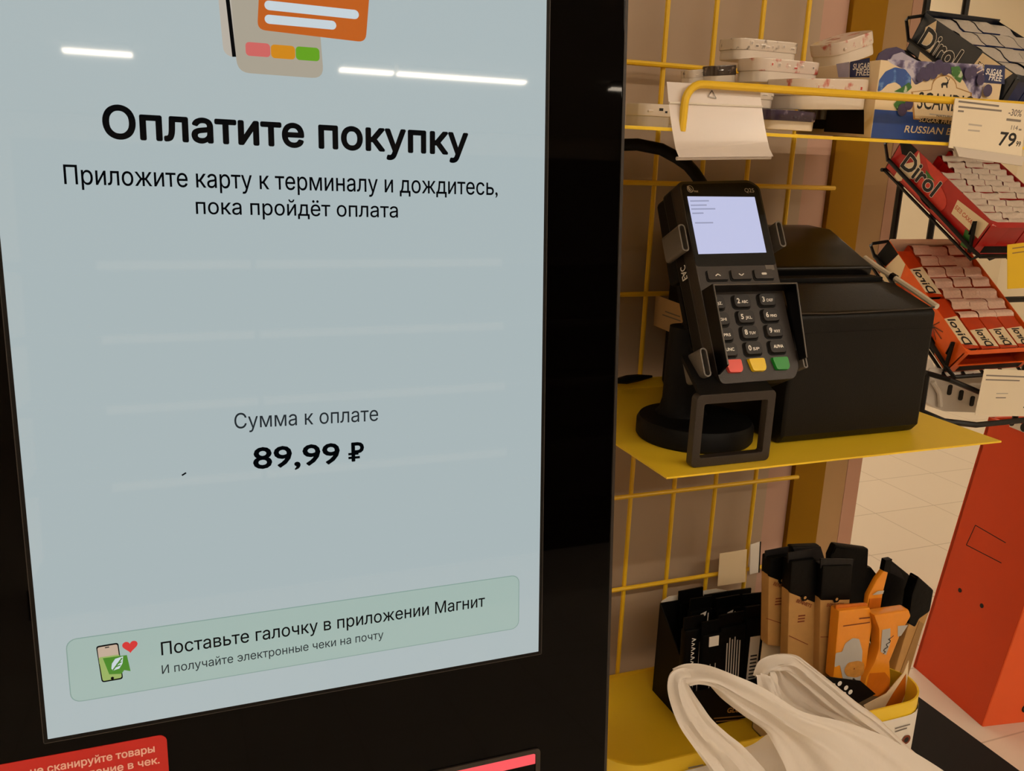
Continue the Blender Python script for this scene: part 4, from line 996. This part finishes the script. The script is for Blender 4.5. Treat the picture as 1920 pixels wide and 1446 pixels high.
part('cut_slot', mb, gs, SB, smooth=0, label='dark outline of a cut slot')
for x, y in ((1800, 1107), (1841, 1136)): part('round_hole', MB('dark_hole').flat(circle(.0062, *s2(x, y), 14), .0005), gs, SB, smooth=0)
cp = on(FB, 1917, 1325, .003)
mb = MB('dark_hole').flat(circle(.014, cp[0]+.006, cp[1], 20), .0036).mat('red_front').flat(circle(.008, cp[0]+.006, cp[1], 16), .0040)
part('round_emblem', mb, gs, FB, smooth=0)
st_ = s2(1900, 797); mb = MB('chrome').box(st_[0]-.05, st_[0]+.006, st_[1]-.006, st_[1]+.01, 0, .004)
mb.mat('dark_hole').flat(circle(.007, st_[0]+.002, st_[1]+.004, 12), .005).flat(circle(.011, st_[0]-.036, st_[1]+.006, 12), .005)
part('latch', mb, gs, SB, smooth=0)
part('cabinet_back', MB('red_paint').box(0, .42, 0, y1p, -w_, -w_+.01), gs, FB)
# black wire uprights and shelves
mb = MB('black_wire')
ups = []
for (x0, y0, x1, y1) in ((1745, 0, 1675, 440), (1821, 0, 1744, 440)):
    a = P(x1, y1, Y=1.42); ups.append(a.x); mb.tube([(a.x, 1.42, 1.02), (a.x, 1.42, 1.9)], .0068, 8)
mb.tube([(ups[1]+.35, 1.42, .6), (ups[1]+.35, 1.42, 1.9)], .0068, 8).tube([(ups[0], 1.42, 1.03), (ups[1]+.35, 1.42, 1.03)], .0068, 8)
part('wire_uprights', mb, gs, WI, label='black vertical back wires')
def rackF(x, y, z, th): return frame((x, y, z), (1, 0, 0), (0, -math.cos(th), -math.sin(th)), (0, math.sin(th)*-1, math.cos(th)))
# local x right, y forward-down, z out of the tray
BOX = dict(top=(rackF(1.284, 1.346, 1.516, .515), .245, .068), red=(rackF(1.278, 1.350, 1.305, .558), .262, .066), orange=(rackF(1.230, 1.300, 1.132, .673), .262, .056))
WB = .178
for kx, (F, L, Hb) in BOX.items():
    mb = MB('black_wire')
    g0 = .006
    loop = [(-g0, .0, .018), (-g0, L+.004, .012), (0, L+.018, .010), (WB, L+.018, .010), (WB+g0, L+.004, .012), (WB+g0, .0, .018)]
    mb.tube(loop, .0038, 8)
    mb.tube([(-g0, .002, .016), (-.030, -.003, Hb*.74), (-.027, -.004, Hb*.80), (.004, -.004, Hb*.9)], .0030, 8)
    for k in range(5): mb.tube([(WB*k/4, .0, -.005), (WB*k/4, L+.008, -.005), (WB*k/4+.0, L+.016, .010)], .003, 6)
    mb.tube([(-g0, -.0, -.005), (WB+g0, -.0, -.005)], .0036, 8)
    mb.tube([(-g0, L*.93, .028), (-g0, L*.9, .05), (-g0+.001, L+.0, .004)], .0036, 6)
    part('wire_shelf', mb, gs, F)

def carton(name, label, key, mats, open_from):
    F, L, Hb = BOX[key]
    t = thing(name, label, 'gum box', F)
    side_m, in_m, front_m, bot_m = mats
    mb = MB(side_m).box(0, .0016, 0, L, 0, Hb).box(WB-.0016, WB, 0, L, 0, Hb).mat(bot_m).box(0, WB, 0, L, 0, .0014)
    part('carton_body', mb, t)
    part('back_flap', MB(in_m).box(0, WB, 0, .0016, 0, Hb+.004), t, label='pale inside of the back flap')
    mb = MB(front_m).box(0, WB, L-.0016, L, 0, Hb*.30).mat('black_card').box(.02, WB-.01, L, L+.0006, Hb*.05, Hb*.26).mat(front_m)
    mb.poly([(0, L-.012, Hb*.98), (.012, L-.002, Hb), (WB-.012, L-.002, Hb), (WB, L-.012, Hb*.98), (0, L, Hb*.90), (.014, L+.001, Hb*.86), (WB-.014, L+.001, Hb*.86), (WB, L, Hb*.90)], [(0, 1, 5, 4), (1, 2, 6, 5), (2, 3, 7, 6)])
    mb.box(0, .010, L-.002, L+.0006, Hb*.3, Hb*.9)
    part('front_lip', mb, t)
    return t, F, L, Hb
def side_face(F): return F @ frame((-.0003, 0, 0), (0, 1, 0), (0, 0, 1), (-1, 0, 0))
# --- blue box
t, F, L, Hb = carton('blue_gum_box', 'dark blue gum box full of silver packs on the top wire shelf', 'top', ('navy_card', 'navy_card', 'navy_card', 'navy_print'), 0)
G = side_face(F); mb = MB('cream_card').flat([(.034, Hb), (.066, Hb*.25), (.075, 0), (.038, 0), (.028, Hb*.35), (.018, Hb*.72)], .0004)
mb.mat('cream_card').flat([(L-.085, Hb*.98), (L-.01, Hb*.98), (L-.03, Hb*.45), (L-.09, Hb*.55)], .0004)
mb.mat('deep_orange_card').flat([(.036, Hb*.66), (.044, Hb*.66), (.040, Hb*.82)], .0006)
mb.mat('white_ink'); write(mb, 'Dirol', .021, Hb*.26, .034, .0007, width=.098, bold=.07, shear=.1)
mb.mat('ink'); write(mb, 'Dirol', .021, Hb*.26, .034, .0010, width=.098, bold=.035, shear=.1)
write(mb, 'БЕЗ САХАРА', L-.082, Hb*.66, .008, .0007, width=.066, bold=.03)
for k in range(3): mb.mat('white_ink').line2([(L-.06+.016*k, Hb*.02), (L-.045+.016*k, Hb*.42)], .0016, .0006)
part('side_print', thin(mb, .4), t, G, smooth=0)
# --- red box
t, F, L, Hb = carton('red_gum_box', 'red watermelon gum box, half emptied, on the second wire shelf', 'red', ('red_card', 'pale_inside', 'red_card', 'red_card'), 0)
G = side_face(F); mb = MB('black_card').flat([(0, Hb), (.045, Hb), (.040, Hb*.72), (.018, Hb*.62), (0, Hb*.8)], .0004)
mb.mat('cream_card').flat([(.05, Hb), (.075, Hb*.7), (.082, Hb*.52), (.045, 0), (.030, 0), (.030, Hb*.4), (.052, Hb*.7)], .0004)
mb.mat('melon_print').flat([(.07, Hb), (L*.52, Hb), (L*.50, Hb*.55), (.10, Hb*.75)], .0004)
mb.mat('green_print').flat([(.085, Hb*.78), (L*.47, Hb*.72), (L*.40, Hb*.40), (.105, Hb*.38)], .0006)
mb.mat('melon_print').flat([(L*.48+.04*math.cos(a), Hb*.40+.022*math.sin(a)) for a in [2*math.pi*k/20 for k in range(20)]], .0007)
mb.mat('cream_card').flat([(L*.68, Hb*.80), (L*.98, Hb*.92), (L*.98, Hb*.45), (L*.70, Hb*.42)], .0009)
mb.mat('green_print').flat([(L*.86, Hb*.40), (L*.96, Hb*.42), (L*.96, Hb*.05), (L*.90, 0)], .0009)
mb.mat('white_ink'); write(mb, 'Dirol', .030, Hb*.36, .030, .0010, width=.098, bold=.07, shear=.1)
mb.mat('ink'); write(mb, 'Dirol', .030, Hb*.36, .030, .0013, width=.098, bold=.04, shear=.1)
write(mb.mat('deep_orange_card'), 'БЕЗ САХАРА', L*.70, Hb*.58, .0065, .0012, width=.058, bold=.02)
mb.mat('melon_print').line2([(.05, Hb*.12), (.20, Hb*.10)], .004, .0007)
part('side_print', thin(mb, .4), t, G, smooth=0)
# --- orange box
t, F, L, Hb = carton('orange_gum_box', 'orange gum box of foil packs on the lowest visible gum shelf', 'orange', ('orange_card', 'pale_inside', 'orange_card', 'deep_orange_card'), 0)
G = side_face(F); mb = MB('black_card').flat([(0, Hb), (.035, Hb), (.030, Hb*.35), (0, Hb*.2)], .0004)
mb.mat('cream_card').flat([(.035, Hb), (.060, Hb), (.075, Hb*.4), (.05, 0), (.03, 0)], .0004)
mb.mat('deep_orange_card').flat([(.08, Hb*.6), (L*.75, Hb*.5), (L*.8, 0), (.09, 0)], .0004)
for k in range(9): mb.mat('rust_ink').line2([(L*.70, Hb*.55), (L*.70+.03*math.cos(k*.7), Hb*.55+.016*math.sin(k*.7))], .0022, .0007)
mb.mat('black_card').flat([(L*.60, Hb*.38), (L*.80, Hb*.30), (L*.86, 0), (L*.62, 0)], .0006)
part('side_print', thin(mb, .4), t, G, smooth=0)

# gum packs: one of each kind, then copies
def foil_pack(name, label, group, F, w, l, h, top_m, side_m):
    t = thing(name, label, 'gum pack', F, group)
    part('wrapper', MB(side_m).box(0, w, 0, l, 0, h-.004), t, bevel=.001)
    rows = []
    for i in range(5):
        v = i/4; rows.append([(w*u/4, l*v, h-.004+.006*math.sin(math.pi*min(1, v*1.25))*(.7+.3*math.cos(u*1.7))) for u in range(5)])
    part('foil_fold', MB(top_m).grid(rows), t, label='crinkled foil fold')
    return t
def lay(F, x, y, z, jitter=.0012): return F @ Matrix.Translation((x + R.uniform(-jitter, jitter), y, z + R.uniform(-jitter, jitter))) @ Matrix.Rotation(R.uniform(-.03, .03), 4, 'X')
cw = (WB-.006)/4
def row(key, src, col, ys, z, label, group):
    F = BOX[key][0]
    for y in ys:
        M = lay(F, .003+cw*col, y, z)
        copy_tree(src, M, label, group)
def remove(o):
    for c in list(o.children): remove(c)
    bpy.data.objects.remove(o)
# orange box: three full columns of upright packs, the left column has two flat ones
F, L, Hb = BOX['orange']; gl, gg = 'foil-topped gum pack standing in the full columns of the orange box', 'foil packs in the orange box'
src = foil_pack('gum_pack', gl, gg, lay(F, .003+cw, .006, .002), cw-.0015, .0255, Hb-.006, 'foil_pink', 'deep_orange_card')
for col in (1, 2, 3): row('orange', src, col, [.006+.0268*k for k in range(0 if col > 1 else 1, 7)], .002, gl, gg)
def flat_pack(label, F, w, l, h, body_m, group=None, mirror=True):
    t = thing('flat_gum_pack', label, 'gum pack', F, group)
    part('wrapper', MB(body_m).box(0, w, 0, l, 0, h), t, bevel=.0012)
    mb = MB('cream_card').flat([(.001, l*.42), (w-.001, l*.36), (w-.001, l*.96), (.001, l*.90)], h+.0004)
    Q = Matrix.Translation((0, 0, h)) @ frame((0, 0, 0), (0, -1, 0), (1, 0, 0), (0, 0, 1))
    mb.mat('ink'); write(mb, 'Dirol', -l*.93, w*.30, w*.42, .0008, width=l*.50, bold=.03, M=Q)
    mb.mat('black_card').box(w*.1, w*.9, l-.001, l+.0006, .002, h-.002)
    part('print', mb, t, smooth=0)
    return t
flat_pack('flat orange gum pack lying in the emptied left column, nearer the back', F @ Matrix.Translation((.004, .020, .034)), cw-.002, .112, .015, 'deep_orange_card')
flat_pack('flat orange gum pack lying in the emptied left column, at the front', F @ Matrix.Translation((.004, .138, .034)), cw-.002, .112, .015, 'deep_orange_card')
for col, wd in ((1, 'second'), (2, 'third'), (3, 'rightmost')):
    flat_pack('flat orange gum pack at the front of the %s column of the orange box' % wd, F @ Matrix.Translation((.003+cw*col, .184, Hb-.021)), cw-.002, .070, .016, 'deep_orange_card')
# red box: left column only at the front, the others nearly full
F, L, Hb = BOX['red']; gl, gg = 'foil-topped gum pack standing in the right columns of the red box', 'foil packs in the red box'
src = foil_pack('gum_pack', gl, gg, lay(F, .003+cw, .05, .002), cw-.0015, .0185, Hb-.004, 'foil', 'red_card')
for col, k0 in ((1, 2), (2, 1), (3, 0)): row('red', src, col, [.012+.0192*k for k in range(k0+(1 if col == 1 else 0), 13)], .002, gl, gg)
row('red', src, 0, [.012+.0192*k for k in range(5, 13)], .002, 'foil-topped gum pack standing at the front of the left column of the red box', 'foil packs in the left column of the red box')
# blue box: long foil packs
F, L, Hb = BOX['top']; gl, gg = 'silver foil gum pack in the dark blue box on the top wire shelf', 'silver packs in the dark blue box'
src = foil_pack('silver_gum_pack', gl, gg, lay(F, .003, .006, .002), cw-.0015, .056, Hb-.002, 'silver_foil', 'navy_print')
for col in range(4): row('top', src, col, [.006+.0585*k for k in range(1 if col == 0 else 0, 4)], .002, gl, gg)

# the lowest basket with a clear blister pack
bs = upright(0, 1.06, 0)
mb = MB('black_wire')
bb = [P(1738, 700, Y=1.09), P(1728, 770, Y=1.09), P(1770, 790, Y=1.06), P(1830, 797, Y=1.05)]
mb.tube([bb[0], bb[1], bb[2], bb[3], bb[3] + Vector((.15, 0, 0))], .0052, 8)
mb.tube([P(1725, 697, Y=1.09), bb[0], P(1780, 712, Y=1.06), P(1835, 735, Y=1.05), P(1835, 735, Y=1.05)+Vector((.15, 0, 0))], .0045, 8)
mb.tube([bb[1], bb[1]+Vector((0, .2, 0))], .0045, 8).tube([bb[0], bb[0]+Vector((0, .2, 0))], .0045, 8)
part('wire_basket', mb, gs, WI, label='small black wire basket')
blf = upright(0, 1.10, 0); l_ = lambda x, y: on(blf, x, y)
bp_ = thing('blister_pack', 'clear and white blister pack in the lowest black wire basket', 'blister pack', Matrix.Translation(P(1760, 780, Y=1.10)))
part('backing_card', MB('blister_white').prism(rounded([l_(*p) for p in ((1742, 690), (1850, 700), (1850, 775), (1770, 772), (1735, 755))], .006), -.03, 0), bp_, blf, bevel=.002)
mb = MB('dark_hole')
for x, y in ((1780, 731), (1801, 741), (1822, 752)): mb.prism(rrect(.009, .0185, .0035, *l_(x, y)), 0, .002)
part('slots', mb, bp_, blf)
mb = MB('clear_plastic').tube([(*l_(1745, 715), .004), (*l_(1756, 735), .006), (*l_(1758, 760), .006)], .0042, 8)
mb.prism([l_(*p) for p in ((1736, 672), (1748, 676), (1756, 694), (1738, 700))], -.02, -.002)
part('blister_rim', mb, bp_, blf)

# tags on the gum stand
TF = upright(0, 1.035, 0)
price_tag('cream price tag under the orange gum box, above the red panel', TF, ((1846, 692), (1960, 696), (1955, 782), (1828, 778)), [
    ('bar', 'grey_ink', (1849, 704), (1925, 707), .0024), ('bar', 'grey_ink', (1848, 712), (1912, 714), .0022), ('bar', 'soft_ink', (1868, 738), (1890, 738), .0018), ('bar', 'grey_ink', (1867, 746), (1886, 746), .0018), ('ink', '5', (1919, 765), (1925, 765), .010)], holder=False)
TF2 = upright(0, 1.06, 0)
price_tag('bright yellow price tag under the red gum box at the picture edge', TF2, ((1889, 459), (1960, 450), (1960, 538), (1889, 542)), [
    ('bar', 'kraft_shade', (1898, 466), (1926, 462), .0020), ('bar', 'kraft_shade', (1898, 475), (1926, 471), .0018)], paper='yellow_paper', holder=False)

# ================================================================== BAGGING PLATFORM AND PLASTIC BAG
pe = P(1811, 1368, Z=.35)
solo('bagging_platform', MB('matte_black').box(.25, 1.262, .20, 1.085, .002, .35), 'low black bagging platform beside the red display stand', 'platform', bevel=.004)

bag = thing('plastic_bag', 'crumpled white plastic carrier bag in front of the yellow tray', 'plastic bag', Matrix.Translation((.45, .40, .35)))
def noise3(p, s): return math.sin(p.x*91*s+p.z*57*s)*.5 + math.sin(p.y*83*s-p.z*101*s+1.3)*.3 + math.sin((p.x+p.z)*173*s+.7)*.2
def spline(pts, n):
    out = []; N = len(pts)
    for i in range(n):
        u = i/(n-1)*(N-1); k = min(int(u), N-2); t = u-k
        p0, p1, p2, p3 = pts[max(k-1, 0)], pts[k], pts[k+1], pts[min(k+2, N-1)]
        out.append(tuple(.5*((2*b) + (-a+c)*t + (2*a-5*b+4*c-d)*t*t + (-a+3*b-3*c+d)*t**3) for a, b, c, d in zip(p0, p1, p2, p3)))
    return out
def ribbon(name, ea, eb, Y0, Y1, arch=.005, n=44, m=17, wr=.0022, ph=0.):
    """gathered film strip between two pixel curves ea and eb, running from depth Y0 to Y1"""
    A2, B2 = spline(ea, n), spline(eb, n); rows = []
    for i in range(n):
        u = i/(n-1); Y = Y0 + (Y1-Y0)*u; r_ = []
        for j in range(m):
            v = j/(m-1)
            q0 = P(A2[i][0]*(1-v)+B2[i][0]*v, A2[i][1]*(1-v)+B2[i][1]*v, Y=Y)
            d = arch*math.sin(math.pi*v) + .0007*math.sin(v*37+ph*3+1.5*math.sin(u*5)) + wr*math.sin(v*13+ph+2.5*math.sin(u*3+ph)) + wr*.8*noise3(q0, .8)
            r_.append(q0 - Vector((0, 1, 0))*d)
        rows.append(r_)
    return part(name, MB('bag_film').grid(rows), bag, WI, smooth=60)
# front handle: left strap and right strap
ribbon('handle', [(1300, 1252), (1276, 1250), (1256, 1264), (1250, 1292), (1258, 1330), (1272, 1362), (1300, 1402), (1334, 1450), (1360, 1500)],
                 [(1300, 1275), (1290, 1273), (1285, 1272), (1298, 1296), (1314, 1320), (1334, 1348), (1362, 1374), (1396, 1402), (1440, 1450)], .470, .455, ph=.4)
ribbon('handle', [(1262, 1256), (1290, 1249), (1330, 1252), (1380, 1268), (1430, 1288), (1500, 1330), (1580, 1352), (1660, 1380), (1770, 1446), (1850, 1510)],
                 [(1284, 1276), (1300, 1274), (1328, 1284), (1356, 1313), (1394, 1342), (1430, 1367), (1450, 1400), (1470, 1440), (1490, 1500), (1520, 1560)], .474, .440, arch=.012, n=60, m=25, wr=.0030, ph=1.1)
# rear handle
ribbon('handle', [(1414, 1268), (1424, 1243), (1445, 1230), (1468, 1224), (1490, 1226), (1510, 1240), (1552, 1273), (1605, 1316), (1645, 1345), (1690, 1388), (1760, 1450)],
                 [(1434, 1262), (1440, 1258), (1450, 1258), (1460, 1258), (1472, 1258), (1490, 1270), (1525, 1300), (1560, 1330), (1600, 1356), (1640, 1380), (1690, 1440)], .500, .472, ph=2.0, n=50)
ribbon('handle', [(1414, 1262), (1416, 1280), (1428, 1300), (1440, 1320), (1460, 1345)], [(1450, 1256), (1458, 1272), (1460, 1290), (1466, 1310), (1490, 1345)], .496, .485, ph=.2, n=20)
# inner film seen between the handles
ribbon('bag_film', [(1456, 1262), (1452, 1290), (1470, 1320), (1520, 1350), (1600, 1390)], [(1478, 1258), (1530, 1292), (1590, 1338), (1640, 1365), (1700, 1400)], .512, .500, arch=-.004, n=24, ph=.9)
ribbon('bag_film', [(1340, 1420), (1395, 1400), (1430, 1375), (1455, 1376), (1480, 1400)], [(1420, 1520), (1440, 1500), (1480, 1490), (1520, 1500), (1560, 1540)], .487, .470, arch=.004, n=24, m=13, ph=2.2)
# lower body of the bag down to the platform
rows = []
for i in range(26):
    v = i/25; z = .80 - (.80-.353)*v; rw = []
    for j in range(57):
        a = 2*math.pi*j/56
        sx = .115 + .03*math.sin(math.pi*v); sy = .05 + .03*math.sin(math.pi*v*.9)
        p = Vector((.475 + .02*v + sx*math.copysign(abs(math.cos(a))**.7, math.cos(a)), .43 + sy*math.copysign(abs(math.sin(a))**.7, math.sin(a)), z))
        p.x += .005*math.sin(a*9+v*5)+.004*noise3(p, .7); p.y += .005*math.cos(a*7-v*6) + .004*noise3(p, .9)
        if v < .12: p.z -= .012*(1+math.sin(a*3))*.5
        rw.append(p)
    rows.append(rw)
part('bag_body', MB('bag_film').grid(rows), bag, WI, smooth=60)
